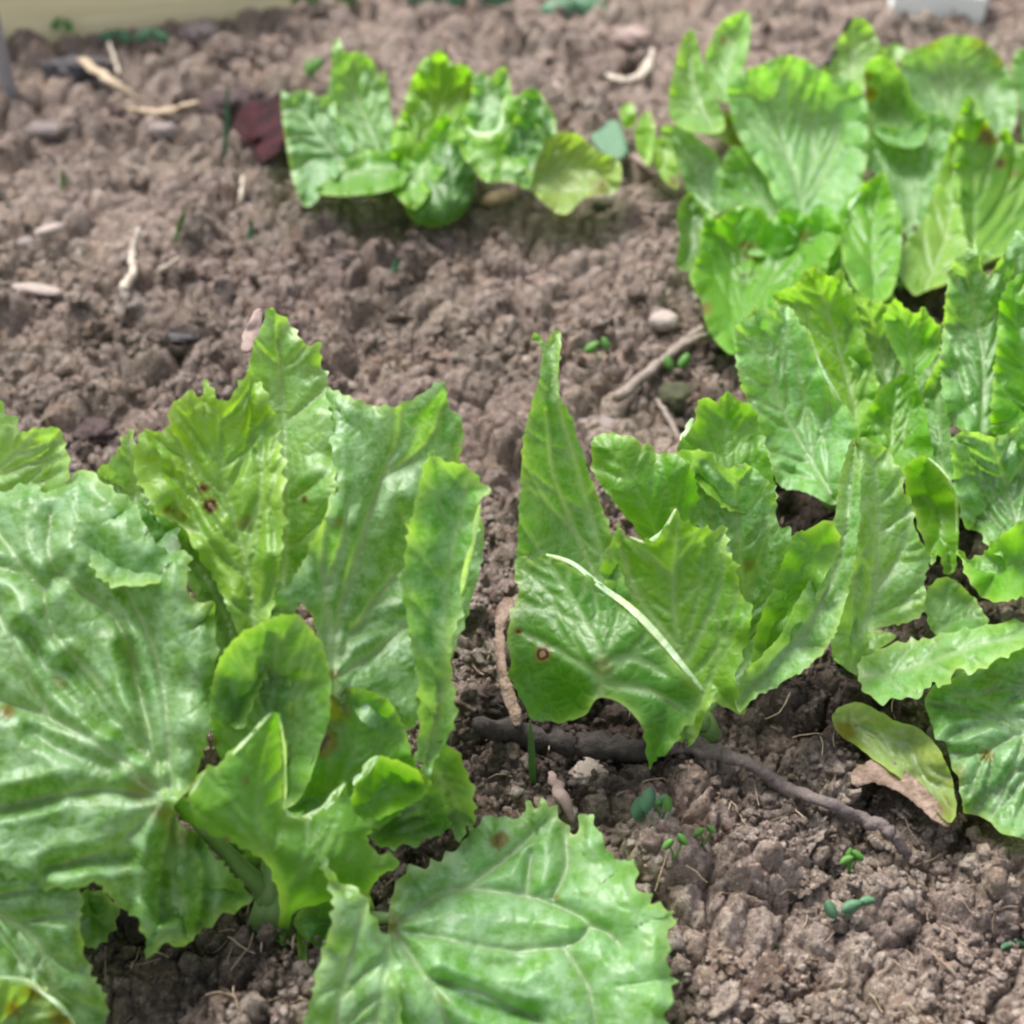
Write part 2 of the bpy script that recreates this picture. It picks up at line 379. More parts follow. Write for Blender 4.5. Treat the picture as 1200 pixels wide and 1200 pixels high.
# ------------------------------------------------------------------ leaves
def catmull(pts, step=3.0, closed=True):
    p = np.array(pts, float); n = len(p); out = []
    rngi = range(n if closed else n-1)
    for i in rngi:
        if closed: a, b, c, d = p[(i-1) % n], p[i], p[(i+1) % n], p[(i+2) % n]
        else: a, b, c, d = p[max(i-1, 0)], p[i], p[i+1], p[min(i+2, n-1)]
        L = np.linalg.norm(c-b); m = max(2, int(L/step)); tt = np.arange(m)/m
        m1 = (c-a)*.5; m2 = (d-b)*.5
        lim = L*1.0
        for mm in (m1, m2):
            q = np.linalg.norm(mm)
            if q > lim: mm *= lim/q
        t2, t3 = tt**2, tt**3
        out.append((2*t3-3*t2+1)[:, None]*b + (t3-2*t2+tt)[:, None]*m1 + (-2*t3+3*t2)[:, None]*c + (t3-t2)[:, None]*m2)
    if not closed: out.append(p[-1:])
    return np.concatenate(out)
def inside(poly, pts):
    x, y = pts[:, 0], pts[:, 1]; c = np.zeros(len(pts), bool)
    a = poly; b = np.roll(poly, -1, 0)
    for (x1, y1), (x2, y2) in zip(a, b):
        if y1 == y2: continue
        k = ((y1 > y) != (y2 > y)) & (x < (x2-x1)*(y-y1)/(y2-y1)+x1); c ^= k
    return c
def segdist(pts, line):
    """distance to a polyline and arc position of the nearest point"""
    best = np.full(len(pts), 1e9); arc = np.zeros(len(pts)); acc = 0
    for a, b in zip(line[:-1], line[1:]):
        d = b-a; L = np.linalg.norm(d)
        if L < 1e-6: continue
        t = np.clip(((pts-a) @ d)/(L*L), 0, 1); q = np.linalg.norm(pts-(a+t[:, None]*d), axis=1)
        k = q < best; best = np.where(k, q, best); arc = np.where(k, acc+t*L, arc); acc += L
    return best, arc
def tps(ctrl):
    c = np.array(ctrl, float); x = c[:, :2]/100.0; z = c[:, 2]; n = len(c)
    def U(r): return np.where(r > 1e-9, r*r*np.log(r+1e-12), 0)
    K = U(np.linalg.norm(x[:, None]-x[None], axis=2)) + np.eye(n)*.02
    Pm = np.hstack([np.ones((n, 1)), x]); A = np.zeros((n+3, n+3)); A[:n, :n] = K; A[:n, n:] = Pm; A[n:, :n] = Pm.T
    s = np.linalg.lstsq(A, np.concatenate([z, [0, 0, 0]]), rcond=None)[0]
    def f(p):
        q = p/100.0; return U(np.linalg.norm(q[:, None]-x[None], axis=2)) @ s[:n] + s[n] + q @ s[n+1:]
    return f

# (base colour, strength of the sky sheen painted over it)
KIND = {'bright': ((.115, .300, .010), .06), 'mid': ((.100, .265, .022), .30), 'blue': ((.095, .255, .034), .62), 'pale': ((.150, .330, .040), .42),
    'lime': ((.150, .350, .016), .14), 'deep': ((.055, .195, .004), .02), 'pale_sheen': ((.135, .320, .045), .64), 'yellow': ((.172, .345, .012), .16), 'olive': ((.130, .200, .020), .06), 'dark': ((.060, .185, .015), .10), 'sick': ((.215, .310, .045), .2)}  # dark and deep: shade put into the base colour
LEAFN = [0]; LEAFV = []; LEAFALL = []
def leaf(plant, out, ctrl, ribs=(), kind='mid', teeth=(4.5, 17), cup=.6, ruf=.30, rel=1.0, spots=(), rims=(), smooth_base=None, att=None,
         step=None, label=None, folds=(), autov=True, name='leaf'):
    LEAFN[0] += 1; sd = LEAFN[0]; r = np.random.default_rng(1000+sd)
    b = catmull(out, 2.6)
    # resample evenly
    d = np.linalg.norm(np.roll(b, -1, 0)-b, axis=1); s = np.concatenate([[0], np.cumsum(d)]); tot = s[-1]
    Yc = np.mean([c[2] for c in ctrl])/100
    sc = np.clip(.42/Yc, .45, 1.1)                                      # farther leaves show finer teeth
    st = max(2.0, 2.7*sc); m = int(tot/st); tt = np.linspace(0, tot, m, endpoint=False)
    bb = np.vstack([b, b[:1]]); b = np.stack([np.interp(tt, s, bb[:, 0]), np.interp(tt, s, bb[:, 1])], 1)
    # saw teeth of uneven size
    tan = np.roll(b, -1, 0)-np.roll(b, 1, 0); tan /= np.linalg.norm(tan, axis=1)[:, None]+1e-9
    area = .5*np.sum(b[:, 0]*np.roll(b[:, 1], -1)-np.roll(b[:, 0], -1)*b[:, 1])
    nrm = np.stack([tan[:, 1], -tan[:, 0]], 1)*(1 if area > 0 else -1)
    off = np.zeros(m); pos = 0
    amp0, len0 = teeth[0]*sc*(1.3 if sc > .85 else 1.0), teeth[1]*sc
    while pos < tot and amp0 > 0:
        L = len0*r.uniform(.45, 1.6); A = amp0*r.uniform(.15, 1.35)*min(1, L/len0+.2); pk = r.uniform(.35, .8)
        k = (tt >= pos) & (tt < pos+L); u = (tt[k]-pos)/L
        off[k] = A*np.where(u < pk, (u/pk)**1.6, ((1-u)/(1-pk))**1.2); pos += L
    off -= amp0*.35
    off += 1.4*sc*(vnoise(tt/9, tt*0, sd)-.5)*(amp0 > 0)
    if att is not None:                                                 # no teeth at the petiole
        off *= np.clip((np.linalg.norm(b-np.array(att), axis=1)-25*sc)/40, 0, 1)
    b0 = b.copy(); b = b + nrm*off[:, None]
    # interior points
    stp = step or max(2.6, 3.6*sc)
    lo, hi = b.min(0), b.max(0)
    gx, gy = np.meshgrid(np.arange(lo[0], hi[0], stp), np.arange(lo[1], hi[1], stp*.87)); gx = gx + (np.arange(gx.shape[0]) % 2)[:, None]*stp*.5
    g = np.stack([gx.ravel(), gy.ravel()], 1)
    g = g[inside(b, g)]
    bc = np.vstack([b, b[:1]])
    dist, _ = segdist(g, bc); g = g[dist > stp*.55]
    for (sx, sy, sr) in [q[:3] for q in spots]:
        if sr < 12:
            h = np.stack([sx+sr*1.5*r.uniform(-1, 1, 120), sy+sr*1.5*r.uniform(-1, 1, 120)], 1); h = h[inside(b, h)]
            if len(h): h = h[segdist(h, bc)[0] > 1.0]; g = np.vstack([g, h])
    pts = np.vstack([b, g]); nb = len(b)
    rv = delaunay_2d_cdt([Vector(p) for p in pts], [(i, (i+1) % nb) for i in range(nb)], [], 1, 1e-4)
    V2 = np.array([v[:] for v in rv[0]]); F = np.array([f for f in rv[2] if len(f) == 3])
    f2 = V2[F]; ar = (f2[:, 1, 0]-f2[:, 0, 0])*(f2[:, 2, 1]-f2[:, 0, 1])-(f2[:, 1, 1]-f2[:, 0, 1])*(f2[:, 2, 0]-f2[:, 0, 0])
    F = np.where((ar > 0)[:, None], F[:, ::-1], F)                      # faces towards the viewer side
    ed, _ = segdist(V2, bc); ed0, arc = segdist(V2, np.vstack([b0, b0[:1]]))
    ed0 = np.where(inside(b0, V2), ed0, 0)
    cmpx = Yc*1.35/600*TANH*100*1.05                                    # cm per photo pixel, roughly
    # veins
    lines = [(catmull(q, 8, False), 1.0) for q in ribs]
    if autov and ribs:
        mr = lines[0][0]; L = np.linalg.norm(mr[-1]-mr[0]); seglen = np.concatenate([[0], np.cumsum(np.linalg.norm(np.diff(mr, axis=0), axis=1))]); LL = seglen[-1]
        nsv = 6
        for k in range(nsv):
            for sgn in (-1, 1):
                u = (k+.6+r.uniform(-.25, .25))/nsv; a = np.array([np.interp(u*LL, seglen, mr[:, 0]), np.interp(u*LL, seglen, mr[:, 1])])
                a2 = np.array([np.interp(min(u*LL+8, LL), seglen, mr[:, 0]), np.interp(min(u*LL+8, LL), seglen, mr[:, 1])]); dr = a2-a
                if np.linalg.norm(dr) < 1e-3: dr = mr[-1]-mr[-3]
                th = math.atan2(dr[1], dr[0])+sgn*R(r.uniform(38, 60)); q = [a]
                for j in range(14):
                    th -= sgn*R(r.uniform(-1, 7)); q.append(q[-1]+8*np.array([math.cos(th), math.sin(th)])*max(.6, LL/220)); 
                q = np.array(q); kk = inside(b, q); e = len(q) if kk.all() else max(2, int(np.argmin(kk))+1)
                lines.append((q[:e], .45))
                if e > 6:
                    th2 = th+sgn*R(50); q2 = [q[e//2]]
                    for j in range(7): q2.append(q2[-1]+8*np.array([math.cos(th2), math.sin(th2)])); th2 -= sgn*R(5)
                    lines.append((np.array(q2), .28))
    vein = np.zeros(len(V2)); vd = np.full(len(V2), 1e9)
    for ln, wgt in lines:
        dd, aa = segdist(V2, ln); LT = np.sum(np.linalg.norm(np.diff(ln, axis=0), axis=1))+1e-6
        wd = (5.0 if wgt > .9 else 3.0)*sc*(1.0-.65*aa/LT)+.8
        vein = np.maximum(vein, wgt**.5*np.exp(-(dd/wd)**2)); vd = np.minimum(vd, dd/max(wgt, .45))
    # depth field
    Y = tps(ctrl)(V2)
    esz = max(ed0.max(), 1.0); en = 1-np.clip(ed0/esz, 0, 1)
    cup = cup*plant.get('cup', 1.0); ruf = ruf*plant.get('ruf', 1.0)
    Y = Y - cup*en**2.2
    ph = r.uniform(0, 6.28)
    wl = 84*sc
    wave = np.sin(arc/wl*6.28+ph+2.5*vnoise(arc/90, arc*0, sd+5)) + .25*np.sin(arc/(wl*.43)*6.28+ph*2)
    Y = Y + ruf*.62*wave*np.exp(-(ed0/(26*sc))**1.3)
    dx, dy, dz = raydir(V2[:, 0], V2[:, 1])
    t = (Y/100)/dy
    X3 = np.stack([dx*t, dy*t, CAM_H+dz*t], 1)
    # stay above the soil
    gzv = soil_broad(X3[:, 0], X3[:, 1])
    low = X3[:, 2] < gzv+.004
    t2 = (gzv+.004-CAM_H)/dz; t = np.where(low, np.minimum(t, t2), t); X3 = np.stack([dx*t, dy*t, CAM_H+dz*t], 1)
    # relief along the surface normal: sunken veins, puckered fields between
    fn = np.cross(X3[F[:, 1]]-X3[F[:, 0]], X3[F[:, 2]]-X3[F[:, 0]]); vn = np.zeros_like(X3)
    for k in range(3): np.add.at(vn, F[:, k], fn)
    vn /= np.linalg.norm(vn, axis=1)[:, None]+1e-12
    uvc = V2*cmpx
    rel = rel*plant.get('rel', 1.0)*(.45 if (kind in ('bright', 'deep', 'lime', 'mid') and Yc < .5) else 1.0)
    wf, wg, wi = worley(uvc[:, 0]/1.9+sd*3.7, uvc[:, 1]/1.9+.35*np.sin(uvc[:, 0]), sd)
    wf2, _, wi2 = worley(uvc[:, 0]/.85+sd*1.7, uvc[:, 1]/.85, sd+50)
    dark = np.clip(vd/(14*sc), 0, 1)
    pil = np.clip(vd/(26*sc), 0, 1)**.75*np.clip(ed0/(14*sc), 0, 1)
    relief = .0030*rel*pil + .0009*rel*(1-wf**2)*(.3+.7*wi)*dark + .0004*rel*(1-wf2**2)*(.3+.7*wi2)*dark + .0150*rel*(fbm(uvc[:, 0]/4.6, uvc[:, 1]/4.6, sd+9, 2)-.37) + .0022*rel*(fbm(uvc[:, 0]/1.5, uvc[:, 1]/1.5, sd+19, 2)-.37) - .0011*vein
    for (ln, dep) in folds:
        dd, _ = segdist(V2, catmull(ln, 8, False)); relief = relief - dep/100*np.exp(-(dd/(9*sc))**2) + dep/200*np.exp(-((dd-18*sc)/(10*sc))**2)
    rd = np.stack([dx, dy, dz], 1); rd /= np.linalg.norm(rd, axis=1)[:, None]
    X3 = X3 + (vn*.22 - rd*.85)*relief[:, None]
    base, sheen = KIND[kind]; base = np.array(base)*plant.get('lum', 1.0)*r.uniform(.94, 1.06)*np.array([r.uniform(.9, 1.12), 1, r.uniform(.85, 1.15)])
    nV = len(V2)
    B = np.tile(base, (nV, 1)); pw = np.clip(sheen*(.75+.6*(fbm(uvc[:, 0]/3, uvc[:, 1]/3, sd+31, 2)-.35)), 0, 1)
    edg = np.exp(-(ed/(5.5*sc))**1.2)*(.55+.45*np.sin(arc/37))
    spt = np.zeros(nV)
    for q in spots:
        sx, sy, sr = q[:3]; stg = q[3] if len(q) > 3 else 1.0
        dd = np.linalg.norm(V2-np.array([sx, sy]), axis=1)/sr + .5*(vnoise(V2[:, 0]/5, V2[:, 1]/5, sd)-.5)*(1 if sr > 10 else .4)
        spt = np.maximum(spt, stg*np.clip(1.35-dd, 0, 1))
    verts = [X3]; faces = [F]; n0 = nV
    Bs, Ps, Es, Vs, Ss, Us = [B], [pw], [edg], [vein*{'bright': .35, 'dark': .4, 'yellow': .6}.get(kind, 1.0)], [spt], [np.hstack([uvc, np.full((nV, 1), sd*3.3)])]
    # turned-over margins: a strip that leaves the edge and curls back
    for (ln, wpx, back) in rims:
        c = catmull(ln, 3.0, False); tg = np.gradient(c, axis=0); tg /= np.linalg.norm(tg, axis=1)[:, None]+1e-9
        nn = np.stack([tg[:, 1], -tg[:, 0]], 1); nn *= np.where(nn[:, 1:2] > 0, -1, 1)     # upward in the picture
        u = np.linspace(0, 1, len(c)); prof = np.sin(np.pi*np.clip(u, 0.02, .98))**.6*(.35+.8*vnoise(u*5, u*0, sd+3))
        rows = []
        j = np.argmin(np.linalg.norm(V2[:, None]-c[None], axis=2), axis=0); y0 = X3[j, 1]*100; kk = np.ones(13)/13; y0 = np.convolve(np.pad(y0, 6, 'edge'), kk, 'valid')-.05
        for k, a in enumerate((0, .35, .75, 1.0)):
            q = c + nn*(.8*wpx*prof*a)[:, None] - nn*(1.5*(k == 0)); yy = y0 + back*prof*a**1.5
            rows.append(np.stack(P(q[:, 0], q[:, 1], yy/100), 1))
        Vr = np.concatenate(rows); n = len(c); fr = []
        for k in range(3):
            for i in range(n-1):
                a0 = n0+k*n+i; fr += [(a0, a0+1, a0+n+1), (a0, a0+n+1, a0+n)]
        verts.append(Vr); faces.append(np.array(fr)); n0 += len(Vr); q = len(Vr)
        Bs.append(np.tile((.60, .73, .52), (q, 1))); Ps.append(np.full(q, .15)); Es.append(np.zeros(q)); Vs.append(np.zeros(q)); Ss.append(np.zeros(q))  # near-white rim: sky reflection put into the colour
        Us.append(np.hstack([np.concatenate([c]*4)*cmpx, np.full((q, 1), sd*1.1)]))
    Vall = np.concatenate(verts); Fall = np.concatenate(faces)
    o = mesh_obj(name, Vall, Fall, [M_LEAF, M_PETIOLE], plant['root'])
    me = o.data
    cattr(me, 'base', np.concatenate(Bs)); fattr(me, 'sheen_paint', np.concatenate(Ps)); fattr(me, 'edge', np.concatenate(Es))
    fattr(me, 'vein', np.concatenate(Vs)); fattr(me, 'spot', np.concatenate(Ss)); vattr(me, 'luv', np.concatenate(Us))
    LEAFV.append(X3[::3]); LEAFALL.append(X3)
    if label: o['label'] = label
    # petiole down to the crown of the plant
    if att is not None and plant.get('pet', True):
        j = np.argmin(np.linalg.norm(V2-np.array(att), axis=1)); a = X3[j]; bpt = np.array(plant['base'])
        back = np.array([0, .006, -.003])
        if np.linalg.norm(a-bpt) > .012:
            midp = a*.45+bpt*.55+np.array([0, .004, -.004])
            tube('petiole', [a+back, midp, bpt+np.array([r.uniform(-.006, .006), r.uniform(-.004, .006), .004])], [.0022, .0034, .0048], M_PETIOLE, plant['root'])
    return o

def tube(name, pts, rad, mat, parent=None, sides=8, flat=1.0, jitter=0.0, sub=5, seed=0):
    p = np.array(pts, float); rad = np.array(rad, float)
    if len(p) > 2 or sub > 1:
        u = np.arange(len(p)); c = catmull(p, 1e9, False) if False else None
        uu = np.linspace(0, len(p)-1, (len(p)-1)*sub+1)
        q = np.zeros((len(uu), 3))
        for i, t in enumerate(uu):
            k = min(int(t), len(p)-2); f = t-k; a, b, cc, d = p[max(k-1, 0)], p[k], p[k+1], p[min(k+2, len(p)-1)]
            q[i] = .5*((2*b)+(cc-a)*f+(2*a-5*b+4*cc-d)*f*f+(-a+3*b-3*cc+d)*f**3)
        rr = np.interp(uu, u, rad); p, rad = q, rr
    r = np.random.default_rng(seed); V = []; n = len(p)
    if jitter: p[1:-1] += r.normal(size=(n-2, 3))*rad[1:-1, None]*.16
    tg = np.gradient(p, axis=0); tg /= np.linalg.norm(tg, axis=1)[:, None]+1e-12
    up = np.array([0, 0, 1.0])
    for i in range(n):
        s = np.cross(tg[i], up); 
        if np.linalg.norm(s) < .1: s = np.cross(tg[i], [1.0, 0, 0])
        s /= np.linalg.norm(s); w_ = np.cross(s, tg[i])
        for k in range(sides):
            a = 2*math.pi*k/sides; rj = rad[i]*(1+jitter*r.uniform(-1, 1))
            V.append(p[i]+s*math.cos(a)*rj+w_*math.sin(a)*rj*flat)
    F = [(i*sides+k, i*sides+(k+1) % sides, (i+1)*sides+(k+1) % sides, (i+1)*sides+k) for i in range(n-1) for k in range(sides)]
    F += [tuple(range(sides))[::-1], tuple((n-1)*sides+k for k in range(sides))]
    return mesh_obj(name, V, F, mat, parent)

def plant(px, py, label, name='lettuce_plant', cat='lettuce'):
    x, y = G0(px, py); x, y = float(x), float(y); z = gz(x, y)
    e = bpy.data.objects.new(name, None); e.location = (x, y, z); e.empty_display_size = .05; COL.objects.link(e)
    tag(e, label, cat, 'lettuces growing in the bed' if cat == 'lettuce' else None)
    bm = rough(ICO2[0], .18, int(px)); st = bm*np.array([.012, .011, .014])+np.array([x, y, z+.004])
    mesh_obj('stem', st, ICO2[1], M_PETIOLE, e)
    return {'root': e, 'base': (x, y, z+.008)}

# ================================================================== A: large plant, front left
A = plant(330, 1085, 'largest lettuce, front left, with a zigzag folded leaf in front'); A.update(rel=.72)
leaf(A, [(-120, 455), (-60, 462), (-4, 470), (8, 484), (20, 488), (25, 504), (48, 500), (70, 501), (80, 527), (84, 552), (74, 578), (40, 610), (-60, 660), (-130, 640)],
     [(0, 480, 44), (80, 530, 43), (-100, 500, 45), (0, 600, 41), (-100, 640, 40)], [[(-60, 650), (-10, 560), (40, 505)]], 'pale')
leaf(A, [(112, 552), (128, 540), (140, 520), (152, 505), (160, 520), (185, 550), (210, 620), (190, 680), (120, 680), (90, 600)],
     [(150, 510, 44), (110, 555, 43), (200, 560, 43), (150, 680, 37)], [[(160, 680), (160, 600), (152, 512)]], 'blue')
leaf(A, [(316, 360), (330, 371), (345, 385), (358, 403), (373, 402), (378, 432), (386, 434), (383, 462), (391, 510), (394, 580), (384, 625), (358, 680), (345, 760), (335, 880),
         (312, 880), (298, 760), (262, 650), (245, 560), (262, 490), (284, 455), (295, 410), (304, 385)],
     [(318, 362, 47), (375, 420, 46), (290, 450, 45), (390, 580, 40.5), (260, 560, 42), (325, 640, 40), (325, 870, 33)],
     [[(325, 870), (332, 700), (335, 560), (325, 380)]], 'pale', cup=.4, ruf=.45, rel=1.5, att=(325, 870), spots=[(358, 585, 4, .6), (300, 560, 4, .4)])
leaf(A, [(168, 503), (188, 507), (199, 492), (200, 474), (222, 460), (234, 463), (243, 446), (255, 464), (264, 468), (276, 452), (290, 438), (308, 448), (325, 500), (334, 560),
         (333, 630), (322, 700), (305, 752), (290, 765), (262, 700), (235, 655), (212, 618), (185, 600), (165, 572), (155, 540)],
     [(240, 450, 43.5), (175, 510, 42), (325, 500, 43), (245, 590, 39.5), (330, 620, 38.5), (300, 750, 35.5), (190, 595, 40)],
     [[(302, 755), (285, 650), (262, 560), (255, 475)], [(285, 650), (305, 580), (310, 500)], [(262, 600), (225, 540), (205, 510)]], 'yellow', rel=2.0, ruf=.35,
     spots=[(238, 572, 6.5, .7), (246, 592, 8, 1.0), (195, 598, 5, .5), (215, 606, 5, .35), (285, 612, 12, .25), (205, 600, 14, .2)], att=(300, 755), label='yellow-green leaf with two brown-ringed holes')
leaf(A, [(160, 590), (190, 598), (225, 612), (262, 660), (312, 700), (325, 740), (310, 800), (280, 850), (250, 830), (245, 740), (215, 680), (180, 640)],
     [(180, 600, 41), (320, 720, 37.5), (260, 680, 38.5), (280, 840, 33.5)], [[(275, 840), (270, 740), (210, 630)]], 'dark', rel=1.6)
leaf(A, [(378, 455), (400, 461), (430, 473), (450, 476), (470, 474), (498, 457), (520, 446), (525, 470), (531, 484), (541, 487), (543, 508), (540, 545), (566, 610), (566, 650),
         (552, 710), (535, 760), (515, 800), (498, 835), (470, 860), (430, 850), (408, 822), (396, 826), (382, 800), (372, 765), (366, 722), (348, 706), (330, 712), (313, 716),
         (322, 694), (345, 676), (368, 630), (385, 590), (390, 540), (384, 500)],
     [(380, 458, 45), (520, 450, 44), (540, 490, 43.5), (450, 520, 43), (560, 640, 40.5), (470, 650, 40), (390, 620, 38.5), (315, 714, 36.5), (394, 820, 34), (480, 850, 34.5), (380, 730, 36.2)],
     [[(395, 822), (386, 740), (378, 660), (384, 590)], [(392, 790), (396, 730), (418, 650), (448, 560), (467, 512), (468, 478)], [(398, 770), (430, 715), (478, 658)],
      [(388, 745), (380, 700), (400, 640), (410, 590)], [(448, 560), (500, 520), (520, 470)], [(400, 790), (470, 740), (530, 690)]],
     'blue', teeth=(3.2, 15), rel=1.9, ruf=.4, cup=.5, att=(395, 822), autov=False, spots=[(398, 612, 9, .28), (392, 790, 7, .35)],
     folds=[([(410, 737), (450, 730), (480, 722)], .25), ([(470, 600), (486, 640), (488, 700)], .3)], label='large bluish-green leaf with a broad pale midrib')
leaf(A, [(503, 528), (518, 538), (534, 541), (549, 545), (562, 562), (573, 576), (563, 590), (560, 620), (552, 660), (541, 715), (529, 758), (530, 795), (534, 838), (524, 872), (512, 888),
         (500, 905), (488, 880), (492, 835), (488, 785), (476, 730), (470, 680), (482, 600)],
     [(510, 530, 41), (570, 575, 40), (545, 690, 37.3), (495, 650, 38), (515, 880, 33.8), (530, 780, 35.5)],
     [[(505, 890), (520, 800), (522, 700), (535, 620), (550, 560)]], 'blue', rel=.8, cup=.9, rims=[([(562, 592), (558, 625), (548, 665), (540, 700)], 7, -.3)])  # pale strip imitates the white sheen on this lobe
leaf(A, [(325, 722), (345, 721), (362, 734), (376, 755), (386, 790), (388, 830), (378, 870), (352, 935), (320, 950), (285, 930), (256, 885), (246, 842), (250, 792), (264, 762), (286, 740)],
     [(330, 724, 35.5), (385, 800, 34), (250, 830, 33.6), (310, 800, 34.6), (320, 940, 31.6)], [[(322, 940), (318, 860), (325, 740)], [(320, 880), (350, 820), (368, 770)]], 'mid', teeth=(2.4, 13), cup=.9,
     folds=[([(310, 790), (345, 800), (380, 800)], .35)], att=(322, 940), spots=[(252, 870, 6, .4)])
leaf(A, [(392, 812), (420, 806), (446, 814), (458, 824), (472, 850), (482, 880), (490, 915), (455, 965), (400, 970), (345, 960), (336, 930), (362, 900), (370, 865), (378, 830)],
     [(400, 812, 34.3), (480, 880, 33.2), (345, 930, 31.6), (420, 880, 32.8), (400, 960, 31)], [[(380, 950), (410, 890), (430, 820)]], 'bright', teeth=(2.5, 12), cup=.5,
     spots=[(388, 800, 22, .55), (374, 868, 20, .6), (362, 850, 14, .5), (392, 830, 22, .3)], att=(380, 950), label='green leaf with rusty brown decay on its left edge')
leaf(A, [(414, 922), (428, 905), (441, 886), (468, 892), (492, 904), (498, 930), (470, 950), (432, 962), (410, 950)],
     [(414, 922, 31.4), (441, 886, 32), (495, 915, 32.2), (440, 955, 30.8)], [], 'bright', teeth=(2, 12), rims=[([(414, 920), (430, 906), (443, 886)], 11, .5)])
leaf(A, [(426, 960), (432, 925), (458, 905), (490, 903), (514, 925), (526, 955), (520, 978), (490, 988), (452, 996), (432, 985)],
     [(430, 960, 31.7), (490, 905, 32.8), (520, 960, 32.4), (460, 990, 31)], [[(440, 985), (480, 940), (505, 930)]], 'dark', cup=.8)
leaf(A, [(512, 868), (533, 878), (549, 906), (556, 940), (556, 972), (546, 968), (540, 990), (528, 972), (516, 976), (502, 950), (492, 915), (500, 880)],
     [(515, 870, 34.6), (550, 920, 33.4), (545, 985, 32.6), (500, 930, 33.5)], [[(505, 900), (530, 930), (545, 975)]], 'mid', cup=.9)
# the great left leaf
leaf(A, [(-160, 560), (-60, 556), (0, 575), (38, 566), (52, 576), (78, 560), (95, 549), (112, 556), (130, 572), (155, 588), (166, 604), (168, 624), (186, 637), (198, 648), (221, 646), (222, 688),
         (228, 706), (251, 706), (254, 760), (250, 830), (240, 880), (224, 922), (205, 946), (215, 966), (238, 980), (262, 1010), (288, 1040), (292, 1060), (262, 1072), (236, 1092),
         (212, 1112), (198, 1108), (184, 1112), (172, 1128), (167, 1090), (150, 1072), (135, 1058), (112, 1036), (88, 1042), (40, 1036), (0, 1026), (-80, 1020), (-160, 980), (-200, 760)],
     [(60, 570, 41.5), (165, 605, 40), (220, 650, 38.5), (250, 720, 36.5), (-100, 580, 42), (100, 760, 35.2), (235, 880, 32), (195, 935, 30.6), (40, 850, 32.4), (-120, 850, 33.5), (60, 950, 30),
      (-100, 1000, 29.5), (60, 1030, 28.4), (170, 1120, 27.0), (180, 1020, 29.2), (285, 1050, 29.6), (240, 960, 30.4), (50, 675, 37.2)],
     [[(192, 930), (130, 880), (60, 842), (0, 820), (-100, 790)], [(190, 925), (168, 840), (150, 760), (135, 725), (105, 700)], [(192, 922), (158, 860), (110, 790), (62, 742), (50, 690)],
      [(200, 925), (196, 850), (180, 760), (140, 680), (110, 640)], [(185, 935), (110, 925), (30, 945), (-60, 960)], [(190, 940), (140, 985), (80, 1010)], [(196, 945), (200, 1000), (210, 1070)],
      [(50, 690), (10, 640), (-20, 600)], [(60, 842), (30, 790), (0, 720)], [(105, 700), (60, 660), (60, 600)]],
     'blue', rel=2.3, ruf=.45, cup=.4, autov=False, att=(196, 936),
     folds=[([(-20, 662), (25, 672), (48, 688), (75, 664)], .35), ([(40, 860), (95, 888), (130, 900)], .3), ([(80, 780), (115, 820), (160, 880)], .7), ([(150, 760), (170, 830), (185, 890)], .5), ([(30, 740), (70, 800), (120, 850)], .6), ([(200, 960), (188, 1010), (186, 1070)], .9), ([(228, 975), (236, 1030), (232, 1080)], .9), ([(60, 930), (10, 940), (-50, 950)], .6), ([(150, 1000), (100, 1010), (60, 1015)], .5)],
     spots=[(165, 925, 20, .22), (10, 834, 9, .5), (192, 950, 14, .26), (70, 800, 10, .2), (210, 975, 18, .2)], label='very large bluish-green leaf spreading left, creased across')
leaf(A, [(90, 1048), (118, 1044), (140, 1062), (132, 1092), (108, 1114), (94, 1104), (70, 1090)], [(100, 1050, 30), (135, 1065, 30), (105, 1110, 28)], [], 'dark', cup=.3)
leaf(A, [(-120, 1012), (0, 1018), (60, 1026), (92, 1030), (96, 1100), (106, 1140), (124, 1168), (118, 1230), (60, 1310), (-120, 1320)],
     [(0, 1040, 27.8), (90, 1050, 28.3), (120, 1170, 26), (0, 1200, 23.2), (-100, 1250, 22.5)], [[(-40, 1050), (40, 1100), (70, 1180), (80, 1260)]], 'blue', rel=1.6, cup=.5)
leaf(A, [(-90, 1140), (-10, 1146), (18, 1152), (46, 1156), (66, 1180), (86, 1196), (100, 1280), (-90, 1290)],
     [(0, 1150, 24.3), (80, 1200, 23.8), (0, 1280, 21)], [[(-60, 1280), (0, 1200), (40, 1165)]], 'sick', rel=1.2, rims=[([(-10, 1146), (30, 1153), (60, 1172), (88, 1200)], 8, .3)],
     spots=[(15, 1182, 11, .45), (78, 1192, 18, .5), (40, 1160, 14, .4)], label='yellowing leaf with a brown withered rim')
